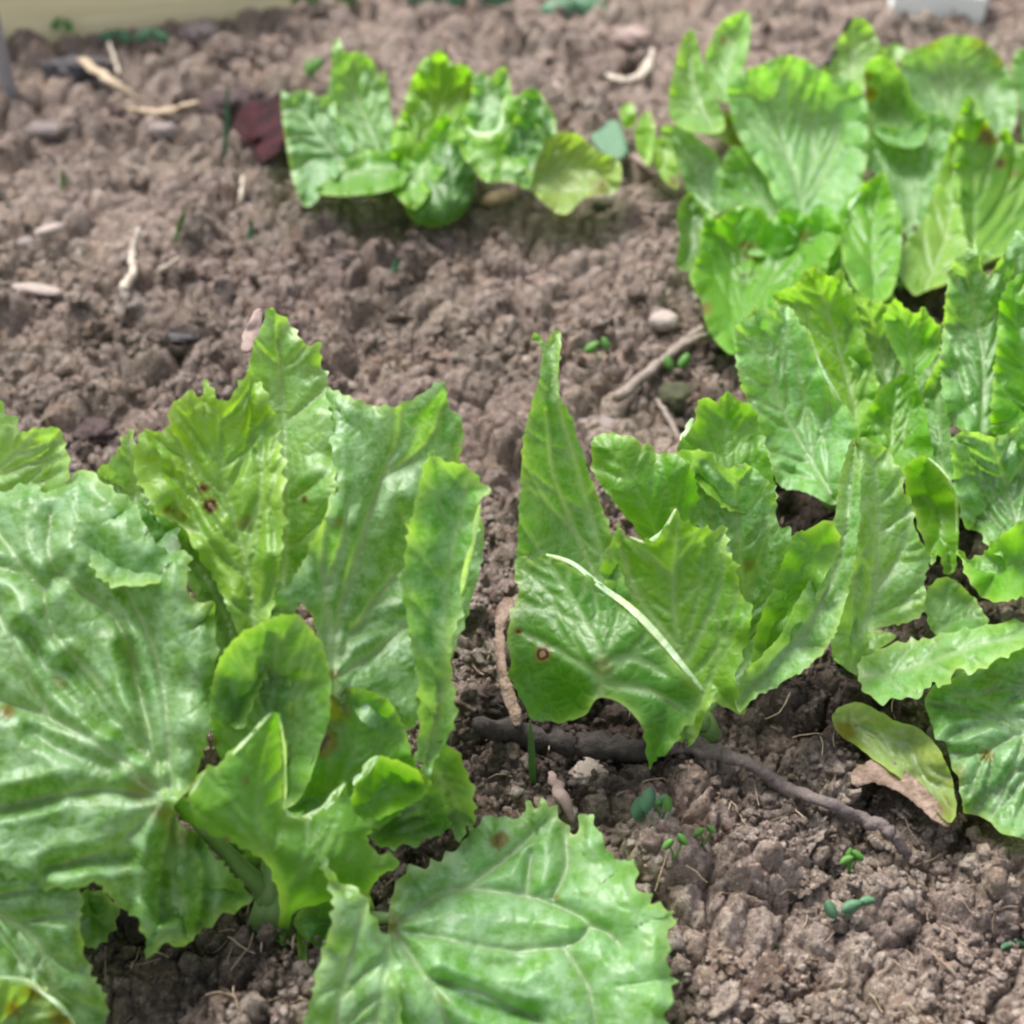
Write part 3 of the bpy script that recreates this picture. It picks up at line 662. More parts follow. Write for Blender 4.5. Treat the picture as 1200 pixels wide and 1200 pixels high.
# zigzag leaf in front
leaf(A, [(203, 950), (216, 936), (230, 912), (241, 900), (246, 894), (254, 899), (272, 878), (294, 860), (317, 834), (326, 836), (330, 870), (333, 912), (332, 942), (342, 958), (362, 957),
         (384, 942), (403, 917), (410, 935), (418, 955), (436, 972), (430, 982), (444, 1000), (456, 997), (469, 1013), (455, 1022), (442, 1030), (430, 1046), (405, 1040), (384, 1056),
         (360, 1062), (344, 1070), (338, 1088), (331, 1104), (326, 1090), (328, 1062), (322, 1030), (305, 1006), (278, 990), (240, 974)],
     [(205, 950, 29.8), (250, 895, 30.2), (320, 836, 31), (333, 950, 30), (402, 920, 30.4), (465, 1012, 29.4), (330, 1098, 28.6), (290, 980, 28.6), (390, 1010, 28.4), (350, 1030, 28.2), (260, 960, 29)],
     [[(330, 1098), (335, 1040), (300, 960), (315, 860)], [(335, 1040), (380, 990), (400, 935)], [(320, 1020), (270, 950)]], 'bright', teeth=(2.8, 15), cup=-.3, rel=.9, ruf=.12,
     rims=[([(190, 925), (205, 952), (220, 938), (240, 904)], 9, .5), ([(254, 900), (285, 872), (317, 836)], 6, .4), ([(327, 838), (333, 880), (334, 945)], 5, .4), ([(334, 948), (345, 962), (365, 960), (388, 942), (404, 918)], 15, .9)],
     spots=[(287, 915, 7, .22), (265, 985, 6, .5)], att=(331, 1098), label='bright green zigzag-edged leaf with turned-over pale rim')
leaf(A, [(255, 975), (300, 995), (335, 1020), (360, 1060), (345, 1090), (332, 1108), (316, 1088), (298, 1050), (278, 1015)], [(258, 978, 32.2), (300, 1005, 31.8), (355, 1065, 30.6), (330, 1105, 29.0), (300, 1050, 30.6)], [[(328, 1100), (310, 1040), (280, 990)]], 'dark', teeth=(1, 14), cup=.3)  # fills the hollow behind the zigzag leaf, its shade put into the colour
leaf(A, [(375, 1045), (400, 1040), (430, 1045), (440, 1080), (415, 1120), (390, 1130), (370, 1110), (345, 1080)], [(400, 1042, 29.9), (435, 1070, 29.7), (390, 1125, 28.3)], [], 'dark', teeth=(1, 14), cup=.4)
leaf(A, [(349, 1080), (357, 1085), (360, 1115), (356, 1145), (350, 1120)], [(352, 1082, 28.5), (355, 1142, 27.2), (358, 1110, 28)], [], 'mid', teeth=(0, 10), ruf=.02, cup=.1)
# front leaf flopping towards the viewer
leaf(A, [(455, 1080), (460, 1045), (478, 1018), (506, 1012), (535, 990), (556, 968), (574, 955), (590, 957), (608, 955), (619, 938), (630, 946), (640, 941), (656, 956), (672, 976), (690, 952),
         (706, 982), (724, 1006), (745, 1008), (747, 1036), (765, 1058), (788, 1070), (784, 1120), (789, 1162), (780, 1200), (770, 1290), (600, 1330), (480, 1320), (462, 1200), (452, 1120)],
     [(458, 1085, 28.4), (500, 1014, 31), (600, 956, 33.2), (690, 956, 33), (745, 1010, 31), (786, 1080, 28.6), (785, 1160, 25.8), (650, 1050, 29.6), (620, 1150, 25.9), (520, 1130, 26.3), (600, 1300, 22.2), (740, 1290, 22), (480, 1290, 22.8)],
     [[(460, 1090), (492, 1135), (520, 1185), (570, 1290)], [(464, 1086), (508, 1050), (545, 1040), (600, 1046), (640, 1056), (682, 1076), (690, 1088), (672, 1106), (600, 1112), (520, 1098), (470, 1090)],
      [(648, 1052), (664, 1015), (660, 970)], [(690, 1086), (712, 1094), (728, 1110)], [(660, 1110), (690, 1160), (700, 1220)], [(500, 1145), (560, 1160), (640, 1200)], [(616, 1050), (622, 1000)],
      [(545, 1040), (600, 1000), (640, 960)]],
     'pale_sheen', rel=2.2, ruf=.4, cup=.3, autov=False, teeth=(6.5, 20), att=(460, 1088), folds=[([(530, 1120), (580, 1132), (610, 1130)], .3), ([(520, 1150), (560, 1180), (630, 1190)], .4)],
     spots=[(585, 985, 11, .5), (455, 1082, 20, .3), (652, 1052, 5, .3), (520, 1170, 12, .15)], label='broad pale leaf flopping forward at the bottom edge')
leaf(A, [(368, 994), (378, 999), (386, 1014), (397, 1032), (412, 1036), (426, 1050), (440, 1080), (456, 1102), (466, 1130), (470, 1180), (478, 1320), (335, 1320), (352, 1210), (366, 1160), (378, 1110), (390, 1068), (386, 1042), (376, 1020)],
     [(370, 996, 28.6), (425, 1052, 27.6), (392, 1060, 27.2), (460, 1120, 26), (370, 1160, 24.8), (475, 1300, 21.5), (345, 1300, 21.3)],
     [[(458, 1110), (445, 1180), (420, 1290)], [(430, 1060), (400, 1160), (380, 1280)]], 'pale_sheen', rel=.9, cup=.3, ruf=.25, label='upturned pale fold of the front leaf')

# ================================================================== B: middle plant
B = plant(812, 868, 'middle lettuce with a tall narrow pointed leaf on its left'); B.update(cup=1.3, ruf=1.2, rel=.75)
leaf(B, [(622, 396), (630, 390), (638, 402), (648, 389), (658, 388), (656, 425), (656, 462), (668, 486), (680, 522), (700, 580), (712, 612), (724, 655), (745, 740), (700, 760), (640, 700), (620, 668),
         (607, 660), (609, 580), (612, 522), (622, 475), (632, 440), (634, 408)],
     [(640, 392, 50), (656, 430, 48.5), (630, 440, 48.2), (610, 600, 44), (715, 620, 44.5), (660, 600, 44.9), (720, 740, 40.5)],
     [[(722, 740), (700, 630), (676, 545), (656, 475), (648, 400)], [(700, 680), (650, 560), (640, 480)]], 'mid', teeth=(2.2, 14), rel=.9, cup=.5, ruf=.12, att=(725, 745), label='tall narrow leaf drawn to a point')
leaf(B, [(798, 514), (810, 502), (815, 488), (822, 466), (842, 470), (852, 457), (864, 468), (882, 476), (890, 495), (898, 525), (908, 562), (905, 600), (860, 600), (820, 570), (795, 535)],
     [(850, 460, 51), (800, 515, 49), (905, 560, 48), (850, 595, 46)], [[(865, 590), (850, 530), (850, 470)]], 'bright', teeth=(3.5, 14), rims=[([(797, 516), (806, 505), (812, 490)], 8, .4)])
leaf(B, [(792, 535), (815, 527), (838, 531), (843, 546), (864, 546), (872, 540), (888, 550), (900, 562), (909, 572), (910, 600), (914, 616), (926, 618), (929, 640), (916, 680), (902, 720), (890, 770), (860, 800),
         (840, 720), (800, 640), (785, 570)],
     [(800, 535, 47.5), (870, 543, 47), (910, 575, 46), (928, 620, 44.8), (860, 640, 44.4), (900, 720, 43.4), (860, 780, 41.8), (800, 640, 45.6)],
     [[(870, 780), (872, 700), (865, 620), (862, 560)], [(872, 700), (895, 640), (905, 590)]], 'blue', rel=1.5, cup=.6, att=(865, 790), spots=[(878, 662, 9, .28)])
leaf(B, [(692, 524), (700, 510), (722, 508), (742, 511), (753, 521), (762, 519), (772, 531), (792, 532), (808, 545), (818, 580), (812, 650), (790, 700), (768, 670), (748, 626), (730, 603), (712, 578), (697, 556)],
     [(700, 512, 47), (800, 540, 45.5), (750, 560, 45.8), (720, 590, 44.8), (785, 690, 44.6)], [[(788, 690), (760, 600), (720, 530)]], 'bright', cup=-.4, teeth=(3.5, 15), att=(790, 695))
leaf(B, [(930, 626), (944, 621), (958, 614), (974, 611), (985, 640), (960, 690), (930, 740), (905, 790), (880, 800), (885, 740), (905, 690)],
     [(935, 625, 43.6), (975, 612, 44), (905, 780, 40), (960, 680, 42.6)], [], 'bright', teeth=(2.5, 14), cup=.2)
leaf(B, [(1000, 512), (990, 538), (982, 580), (975, 625), (960, 664), (938, 700), (915, 744), (885, 774), (868, 794), (862, 818), (868, 835), (884, 818), (914, 803), (945, 783), (966, 762), (980, 736),
         (991, 700), (1000, 660), (1006, 620), (1008, 560)],
     [(1000, 515, 49.5), (975, 625, 45), (1003, 620, 44.6), (940, 700, 41.6), (990, 700, 42.2), (870, 800, 38.8), (868, 832, 38.2), (945, 780, 39.5), (915, 765, 39.9)],
     [[(864, 826), (900, 780), (950, 730), (985, 650), (1000, 540)]], 'blue', teeth=(2.2, 14), cup=.5, rel=1.5, ruf=.2, label='bluish half of a leaf folded lengthways')
leaf(B, [(706, 680), (709, 645), (716, 632), (723, 614), (733, 626), (750, 634), (766, 632), (782, 612), (793, 590), (800, 608), (814, 615), (825, 618), (829, 609), (836, 622), (850, 614), (853, 650),
         (862, 658), (868, 690), (882, 716), (878, 745), (868, 775), (863, 805), (869, 832), (850, 830), (836, 824), (826, 838), (818, 862), (805, 876), (790, 860), (750, 810), (715, 740)],
     [(720, 620, 44.2), (793, 592, 44.2), (850, 616, 43.6), (765, 635, 43.6), (800, 700, 41.7), (710, 690, 42.4), (730, 760, 40.6), (880, 720, 40.6), (868, 828, 38.4), (810, 870, 38.3)],
     [[(812, 866), (800, 780), (790, 700), (795, 610)], [(800, 780), (840, 700), (850, 640)], [(798, 760), (750, 700), (725, 640)]], 'lime', rel=.9, cup=.5, ruf=.3, teeth=(5, 20),
     rims=[([(738, 629), (760, 636), (778, 622), (792, 596)], 6, .4)], att=(812, 866), label='bright central leaf with a deep notch in its top edge')
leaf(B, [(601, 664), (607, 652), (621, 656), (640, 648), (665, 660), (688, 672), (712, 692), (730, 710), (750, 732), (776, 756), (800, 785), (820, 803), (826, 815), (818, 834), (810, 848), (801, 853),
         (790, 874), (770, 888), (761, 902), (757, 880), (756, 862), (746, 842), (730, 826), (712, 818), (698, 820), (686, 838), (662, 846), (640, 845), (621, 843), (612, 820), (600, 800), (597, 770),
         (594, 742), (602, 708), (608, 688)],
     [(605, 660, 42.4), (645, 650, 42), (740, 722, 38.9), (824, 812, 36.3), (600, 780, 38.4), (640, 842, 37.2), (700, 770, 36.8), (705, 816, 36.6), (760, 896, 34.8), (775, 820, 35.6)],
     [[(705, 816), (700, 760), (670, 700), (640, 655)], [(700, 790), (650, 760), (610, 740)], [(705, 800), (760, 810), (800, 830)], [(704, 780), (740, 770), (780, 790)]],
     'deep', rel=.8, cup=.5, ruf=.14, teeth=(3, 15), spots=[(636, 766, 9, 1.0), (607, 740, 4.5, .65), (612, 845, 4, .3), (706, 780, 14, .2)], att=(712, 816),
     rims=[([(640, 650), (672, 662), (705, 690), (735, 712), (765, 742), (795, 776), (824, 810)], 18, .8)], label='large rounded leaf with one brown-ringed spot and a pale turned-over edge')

# ================================================================== C: right front plant
C = plant(1120, 800, 'lettuce at the right edge with a long pale leaf lying sideways'); C.update(cup=1.3, ruf=1.3, rel=.8)
leaf(C, [(1000, 512), (1012, 515), (1030, 520), (1045, 529), (1050, 545), (1058, 552), (1060, 575), (1068, 588), (1073, 620), (1089, 652), (1084, 680), (1084, 714), (1070, 728), (1040, 735), (1022, 742),
         (1014, 790), (992, 785), (974, 760), (980, 720), (992, 680), (1000, 620), (994, 570)],
     [(1005, 515, 50.5), (1045, 535, 50), (1088, 655, 46), (1000, 640, 45.6), (1040, 640, 46.6), (1075, 725, 44.2), (990, 770, 42.4), (1015, 780, 42.2)],
     [[(1000, 782), (1020, 700), (1030, 600), (1022, 530)], [(1020, 700), (1055, 650), (1070, 600)]], 'pale', teeth=(3.2, 20), rel=1.2, cup=.4, ruf=.2, att=(1005, 785), spots=[(1002, 522, 5, .3)], label='tall upright pale green leaf')
leaf(C, [(1060, 548), (1066, 540), (1084, 534), (1098, 546), (1110, 560), (1119, 580), (1123, 612), (1121, 645), (1118, 670), (1108, 672), (1100, 650), (1092, 662), (1083, 636), (1072, 604), (1062, 580)],
     [(1065, 545, 51.5), (1110, 562, 50.5), (1120, 660, 47.5), (1085, 640, 48), (1092, 600, 50)], [], 'bright', teeth=(2.5, 14), cup=.5, rims=[([(1088, 536), (1110, 558), (1120, 590), (1122, 650)], 5, .3)])
leaf(C, [(1084, 700), (1096, 680), (1112, 676), (1132, 690), (1150, 714), (1158, 732), (1140, 742), (1108, 748), (1090, 738)], [(1095, 682, 46.5), (1155, 730, 44.6), (1095, 740, 43.6)], [[(1100, 742), (1112, 700)]], 'mid', teeth=(2, 13), cup=.4)
leaf(C, [(1088, 842), (1084, 815), (1105, 800), (1140, 782), (1180, 760), (1220, 748), (1320, 735), (1330, 1000), (1225, 986), (1196, 981), (1172, 975), (1152, 956), (1131, 952), (1125, 920), (1112, 892), (1108, 872), (1098, 862)],
     [(1090, 820, 39.6), (1180, 765, 41), (1310, 745, 41.5), (1170, 860, 36.8), (1300, 870, 37), (1130, 945, 34.5), (1195, 975, 32.8), (1310, 990, 32.5)],
     [[(1320, 800), (1220, 850), (1160, 880), (1135, 930)], [(1220, 850), (1210, 920), (1190, 960)], [(1200, 855), (1150, 820), (1120, 815)]], 'blue', rel=1.9, cup=.4, teeth=(3.2, 18), autov=True,
     spots=[(1156, 885, 9, .4), (1125, 905, 12, .22), (1160, 800, 18, .15)], label='broad bluish leaf drooping at the right edge')
leaf(C, [(1004, 790), (1012, 764), (1040, 757), (1075, 750), (1100, 745), (1130, 738), (1160, 732), (1200, 728), (1300, 722), (1300, 765), (1205, 758), (1186, 770), (1166, 778), (1142, 790), (1128, 786),
         (1112, 796), (1104, 806), (1092, 802), (1076, 822), (1062, 816), (1036, 823), (1014, 814)],
     [(1008, 790, 41.2), (1075, 752, 42.3), (1200, 730, 42), (1295, 725, 42), (1076, 818, 38.6), (1160, 778, 38.8), (1290, 760, 39.5), (1050, 790, 40.2), (1140, 760, 40.2)],
     [[(1008, 795), (1080, 780), (1180, 750), (1290, 742)]], 'pale', teeth=(5, 20), rel=1.2, cup=.3, ruf=.18, label='long pale leaf lying sideways')
C['pet'] = False
leaf(C, [(978, 835), (1005, 823), (1030, 834), (1052, 846), (1076, 852), (1096, 870), (1111, 895), (1119, 922), (1121, 948), (1114, 966), (1095, 952), (1072, 930), (1048, 908), (1026, 892), (1004, 874), (982, 856)],
     [(985, 840, 39.2), (1050, 846, 38.8), (1118, 925, 35.2), (1112, 962, 33.6), (1030, 890, 37.2), (1070, 890, 37)], [[(985, 845), (1050, 870), (1110, 950)]], 'sick', teeth=(1, 15), cup=.3, rel=1.0, spots=[(990, 856, 16, .4), (1100, 950, 20, .25)], label='yellowing lower leaf lying on the soil')
leaf(C, [(975, 770), (990, 740), (1020, 738), (1050, 745), (1030, 762), (1005, 785)], [(985, 760, 44), (1045, 745, 44.5), (1005, 780, 42.8)], [], 'bright', teeth=(0, 10), cup=.2)

# ================================================================== D: right middle plant
D = plant(985, 600, 'crowded upright frilled lettuce right of centre, dark soil showing under its left side'); D.update(lum=1.12, rel=.75, cup=1.8, ruf=1.7)
leaf(D, [(1020, 350), (1045, 358), (1070, 372), (1090, 400), (1105, 440), (1060, 480), (1020, 480), (990, 400), (985, 350), (1000, 340)],
     [(1000, 345, 65), (1070, 375, 64), (1040, 470, 60), (1100, 440, 62)], [[(1040, 470), (1030, 400), (1010, 350)]], 'blue', rel=1.8, teeth=(5, 15))
leaf(D, [(904, 346), (918, 338), (930, 334), (944, 316), (958, 311), (966, 319), (976, 324), (985, 314), (993, 332), (1002, 352), (1012, 385), (1024, 430), (1030, 470), (1012, 510), (985, 500), (955, 440), (935, 390), (915, 365)],
     [(905, 348, 64), (955, 313, 65), (990, 320, 64.5), (1028, 460, 60), (970, 420, 61), (1000, 500, 57)], [[(1005, 500), (985, 420), (960, 330)]], 'lime', teeth=(4, 13), rel=1.0, cup=.7, att=(1005, 500))
leaf(D, [(1035, 378), (1048, 350), (1060, 360), (1074, 366), (1082, 358), (1095, 376), (1103, 384), (1100, 412), (1082, 436), (1070, 452), (1058, 430)],
     [(1050, 352, 62.5), (1098, 385, 62), (1068, 448, 59)], [[(1068, 445), (1065, 400), (1055, 360)]], 'lime', teeth=(4, 13))
leaf(D, [(862, 402), (860, 385), (870, 374), (880, 366), (884, 358), (897, 363), (907, 364), (915, 356), (926, 361), (936, 378), (945, 385), (950, 396), (962, 432), (975, 460), (986, 471), (1005, 492), (1006, 525),
         (992, 555), (986, 585), (974, 592), (942, 577), (914, 570), (900, 542), (886, 505), (872, 462), (862, 425)],
     [(870, 375, 61), (925, 360, 61.5), (950, 395, 59.6), (1003, 492, 55.5), (865, 420, 59), (915, 568, 53.5), (978, 588, 51.8), (930, 470, 57.6), (985, 540, 53.6)],
     [[(978, 588), (945, 530), (912, 470), (895, 400)], [(955, 550), (940, 450), (925, 390)]], 'pale_sheen', teeth=(4, 13), rel=1.3, cup=.7, ruf=.35, rims=[([(947, 385), (957, 415), (968, 442), (986, 470)], 3.5, .4)], att=(980, 588), label='glossy leaf cupped towards the left')
leaf(D, [(1004, 510), (1014, 486), (1030, 456), (1045, 445), (1062, 438), (1074, 446), (1084, 480), (1092, 520), (1094, 556), (1070, 560), (1040, 550), (1020, 540)],
     [(1035, 452, 59), (1070, 443, 59), (1090, 545, 53.5), (1015, 530, 54.5)], [[(1040, 550), (1050, 450)]], 'bright', teeth=(3, 13), cup=.6)
leaf(D, [(1078, 470), (1090, 440), (1104, 420), (1112, 450), (1116, 520), (1122, 560), (1102, 562), (1088, 540)], [(1100, 425, 59.5), (1080, 470, 58.5), (1110, 555, 52.5)], [[(1104, 555), (1100, 440)]], 'blue', teeth=(3, 13))
leaf(D, [(1112, 314), (1128, 296), (1142, 280), (1148, 300), (1156, 322), (1166, 312), (1176, 296), (1188, 276), (1206, 264), (1320, 250), (1330, 560), (1200, 520), (1160, 516), (1130, 506), (1110, 488), (1102, 436), (1105, 376), (1108, 340)],
     [(1115, 315, 63), (1142, 283, 63.5), (1200, 268, 64), (1310, 255, 64), (1106, 430, 58.5), (1160, 400, 60), (1130, 500, 54.5), (1300, 540, 54)],
     [[(1150, 512), (1150, 420), (1130, 310)], [(1200, 515), (1230, 420), (1220, 290)]], 'blue', rel=1.6, teeth=(5, 14), cup=.5, ruf=.6, att=(1150, 512))
leaf(D, [(1160, 500), (1166, 420), (1172, 350), (1196, 320), (1240, 300), (1320, 310), (1320, 520), (1220, 520), (1180, 514)],
     [(1175, 350, 60), (1165, 490, 54), (1300, 320, 61), (1300, 510, 53.5), (1230, 420, 57.5)], [[(1230, 515), (1200, 420), (1190, 340)]], 'bright', rel=1.8, ruf=.6)
leaf(D, [(1112, 520), (1128, 504), (1148, 506), (1168, 512), (1190, 500), (1210, 494), (1320, 488), (1320, 650), (1200, 655), (1168, 650), (1148, 625), (1132, 620), (1122, 590)],
     [(1115, 520, 51.5), (1200, 498, 52.5), (1310, 495, 52.5), (1130, 610, 49), (1200, 645, 46.5), (1310, 640, 46.5), (1170, 560, 50.5)], [[(1200, 645), (1180, 570), (1160, 515)], [(1200, 630), (1230, 560), (1240, 500)]], 'blue', rel=2.2, ruf=.6)
leaf(D, [(1124, 642), (1136, 655), (1150, 650), (1170, 628), (1196, 612), (1240, 600), (1320, 600), (1320, 700), (1220, 700), (1196, 700), (1170, 707), (1146, 697), (1130, 672)],
     [(1128, 645, 47), (1200, 612, 46.4), (1310, 605, 46.4), (1170, 705, 43.2), (1300, 695, 43.4)], [[(1180, 704), (1210, 650), (1250, 610)]], 'bright', rel=1.2, ruf=.5, label='low bright leaf at the right edge')

# ================================================================== E: right back plant
E = plant(985, 345, 'big clump at the back right, broad rounded leaf above pale ribbed ones'); E.update(lum=1.12, rel=.65, cup=2.0, ruf=1.9)
leaf(E, [(784, 132), (788, 92), (798, 48), (812, 34), (820, 62), (828, 92), (842, 120), (850, 150), (832, 158), (800, 152)],
     [(812, 38, 103), (790, 120, 96), (845, 145, 94), (820, 155, 93)], [[(835, 152), (815, 100), (810, 45)]], 'pale', teeth=(1, 14), cup=1.0)
leaf(E, [(824, 84), (834, 42), (850, 22), (876, 14), (879, 42), (872, 76), (862, 96), (850, 122), (836, 106)],
     [(850, 22, 106), (876, 20, 106), (850, 115, 97), (828, 80, 101)], [[(848, 116), (858, 60), (868, 25)]], 'pale', teeth=(1, 14), cup=.8, spots=[(848, 48, 7, .35)])
leaf(E, [(816, 152), (830, 140), (846, 130), (872, 148), (892, 178), (872, 184), (850, 168)], [(820, 150, 96.5), (890, 178, 93), (850, 135, 97)], [], 'olive', teeth=(0, 14), cup=.4)
leaf(E, [(963, 86), (974, 60), (990, 36), (1004, 20), (1020, 30), (1034, 56), (1048, 50), (1062, 60), (1042, 80), (1020, 82), (1010, 110), (985, 110)],
     [(1004, 22, 108), (965, 85, 104), (1060, 60, 107), (1000, 108, 101)], [[(995, 105), (1000, 30)]], 'pale', cup=.6)
leaf(E, [(1054, 78), (1064, 60), (1090, 50), (1112, 42), (1136, 42), (1156, 50), (1170, 64), (1182, 84), (1192, 120), (1188, 150), (1176, 164), (1140, 150), (1110, 150), (1080, 140), (1062, 112)],
     [(1060, 70, 104), (1130, 44, 106), (1185, 90, 104), (1110, 100, 102), (1185, 150, 98), (1100, 145, 98)], [[(1110, 148), (1120, 100), (1130, 50)], [(1105, 140), (1085, 90)], [(1120, 140), (1160, 80)]],
     'blue', teeth=(1.2, 18), cup=1.2, ruf=.3, spots=[(1090, 50, 14, .2), (1150, 50, 16, .22), (1172, 70, 10, .28)], label='rounded bluish leaf with a reddish rim')
leaf(E, [(1186, 70), (1200, 55), (1300, 50), (1300, 200), (1210, 190), (1196, 130), (1186, 100)], [(1190, 75, 106), (1290, 60, 108), (1205, 185, 97), (1290, 190, 97)], [], 'mid')
leaf(E, [(1012, 80), (1030, 65), (1046, 72), (1062, 92), (1072, 118), (1090, 140), (1080, 170), (1045, 170), (1020, 145)],
     [(1015, 82, 102.5), (1050, 75, 102), (1088, 140, 97), (1040, 165, 96), (1040, 115, 101)], [], 'blue', teeth=(1, 13), cup=1.6, spots=[(1018, 110, 9, .5), (1016, 90, 7, .4)])
leaf(E, [(852, 108), (862, 91), (880, 80), (894, 75), (906, 68), (926, 64), (946, 71), (962, 81), (978, 90), (998, 95), (1012, 110), (1017, 150), (1014, 200), (1000, 250), (960, 280), (930, 275), (910, 240),
         (896, 205), (878, 180), (862, 150)],
     [(855, 110, 98), (925, 66, 100), (1010, 105, 98), (935, 150, 95.5), (880, 180, 92), (1010, 200, 91), (940, 270, 83)],
     [[(940, 268), (932, 210), (912, 150), (900, 110)], [(938, 240), (950, 180), (948, 130)], [(930, 200), (905, 160), (870, 130)], [(945, 230), (975, 180), (985, 140)]], 'pale_sheen', teeth=(1.5, 16), rel=1.7, cup=1.4, ruf=.5,
     att=(940, 270), label='broad rounded leaf of the back plant')
leaf(E, [(844, 205), (848, 184), (860, 172), (884, 176), (912, 192), (930, 230), (940, 280), (900, 300), (860, 290), (846, 250)],
     [(850, 185, 91.5), (910, 192, 92), (850, 250, 87), (930, 270, 83)], [[(920, 285), (885, 220), (865, 180)]], 'pale', rel=1.5, teeth=(2, 13))
leaf(E, [(774, 152), (800, 148), (822, 166), (840, 180), (848, 210), (846, 248), (826, 250), (806, 226), (792, 190)],
     [(780, 152, 95), (838, 180, 92), (830, 248, 87.5), (800, 210, 91)], [[(832, 245), (810, 190), (785, 155)]], 'blue', teeth=(2, 12))
leaf(E, [(760, 172), (774, 160), (788, 174), (795, 200), (794, 220), (780, 213), (766, 192)], [(774, 162, 94), (790, 218, 88.5), (765, 185, 92)], [], 'yellow', teeth=(1, 12), cup=.3, spots=[(790, 212, 8, .35)])
leaf(E, [(792, 250), (800, 232), (814, 226), (826, 250), (824, 290), (808, 318), (792, 312), (795, 280)], [(812, 228, 87), (800, 312, 79.5), (824, 280, 83)], [[(806, 312), (812, 240)]], 'dark', teeth=(1, 12), rims=[([(814, 228), (826, 240), (842, 252)], 4, .4)])
leaf(E, [(1006, 165), (1030, 146), (1060, 150), (1086, 130), (1108, 134), (1118, 150), (1108, 190), (1096, 230), (1084, 262), (1068, 285), (1045, 240), (1026, 205), (1008, 192)],
     [(1010, 170, 95), (1060, 150, 97), (1110, 138, 96), (1090, 240, 88), (1068, 280, 84), (1040, 210, 91)], [[(1068, 282), (1078, 220), (1095, 145)], [(1065, 270), (1060, 200), (1040, 160)], [(1070, 270), (1068, 210), (1070, 160)]], 'blue', teeth=(1.5, 14), rel=1.3, cup=.8, att=(1068, 282))
leaf(E, [(1126, 130), (1134, 112), (1146, 122), (1160, 146), (1168, 158), (1180, 150), (1192, 168), (1230, 170), (1320, 180), (1320, 300), (1200, 300), (1160, 305), (1130, 330), (1115, 300), (1118, 200)],
     [(1134, 114, 94), (1165, 155, 93), (1190, 165, 93), (1310, 185, 93), (1135, 320, 79), (1300, 295, 80), (1180, 230, 89)], [[(1140, 325), (1140, 220), (1136, 125)], [(1160, 305), (1220, 230), (1260, 180)]], 'bright', rel=2.0, ruf=.7, teeth=(3, 13),
     spots=[(1158, 158, 13, .5), (1172, 192, 7, .6), (1190, 205, 6, .3)])
leaf(E, [(1134, 114), (1120, 140), (1104, 190), (1090, 232), (1076, 268), (1056, 290), (1048, 312), (1060, 332), (1072, 346), (1086, 340), (1110, 332), (1128, 312), (1134, 290), (1126, 240), (1128, 180)],
     [(1132, 118, 93.5), (1090, 235, 86), (1050, 310, 78.5), (1072, 342, 76), (1128, 305, 78.5), (1125, 200, 89)], [[(1085, 340), (1112, 260), (1120, 180), (1132, 125)]], 'yellow', rel=1.0, cup=.4, teeth=(2.2, 12), att=(1085, 338))
leaf(E, [(978, 262), (990, 238), (1008, 218), (1026, 206), (1036, 200), (1046, 226), (1056, 262), (1056, 300), (1046, 342), (1030, 354), (1008, 346), (990, 316), (984, 288)],
     [(985, 255, 83), (1034, 202, 86.5), (1056, 280, 80), (1030, 350, 74), (990, 310, 77)], [[(1025, 350), (1022, 280), (1032, 210)]], 'bright', teeth=(2.6, 12), rel=1.4, cup=.8, rims=[([(984, 262), (996, 242), (1010, 222)], 4, .5)], att=(1025, 350))
leaf(E, [(960, 355), (975, 320), (1000, 315), (1040, 330), (1046, 360), (1020, 390), (985, 390)], [(965, 350, 75), (1040, 335, 76), (1000, 388, 70.5)], [], 'dark', rel=1.4)
leaf(E, [(822, 262), (828, 250), (842, 255), (852, 244), (876, 241), (892, 245), (904, 258), (916, 244), (936, 245), (946, 254), (956, 240), (976, 246), (988, 272), (974, 300), (965, 330), (935, 345), (912, 360),
         (890, 380), (872, 402), (858, 416), (840, 402), (828, 382), (822, 356), (807, 326), (815, 306), (820, 282)],
     [(830, 255, 83.5), (876, 243, 84.5), (975, 248, 83), (810, 325, 77), (960, 330, 76), (858, 412, 69.5), (880, 310, 80), (905, 262, 82)],
     [[(868, 405), (872, 340), (860, 260)], [(875, 370), (915, 310), (945, 262)]], 'bright', teeth=(2.2, 13), rel=1.5, cup=1.0, ruf=.5, spots=[(880, 295, 14, .28), (943, 276, 10, .3), (872, 288, 8, .32), (826, 362, 10, .35)], label='bright green front leaf with faint brown marks', att=(868, 408))
leaf(E, [(962, 290), (974, 278), (986, 284), (984, 300), (974, 312), (962, 304)], [(965, 292, 78.5), (984, 288, 78.5), (970, 308, 77.5)], [], 'pale', teeth=(4, 9), cup=.3)
leaf(E, [(727, 126), (741, 121), (746, 140), (738, 152), (729, 146)], [(735, 123, 99), (745, 140, 98), (735, 150, 97)], [], 'yellow', teeth=(0, 9), cup=.2)
leaf(E, [(743, 156), (752, 134), (762, 132), (768, 146), (766, 172), (760, 194), (748, 180)], [(755, 133, 97), (765, 160, 94), (758, 190, 90)], [], 'yellow', teeth=(0, 9), cup=.3, spots=[(766, 140, 8, .25)])

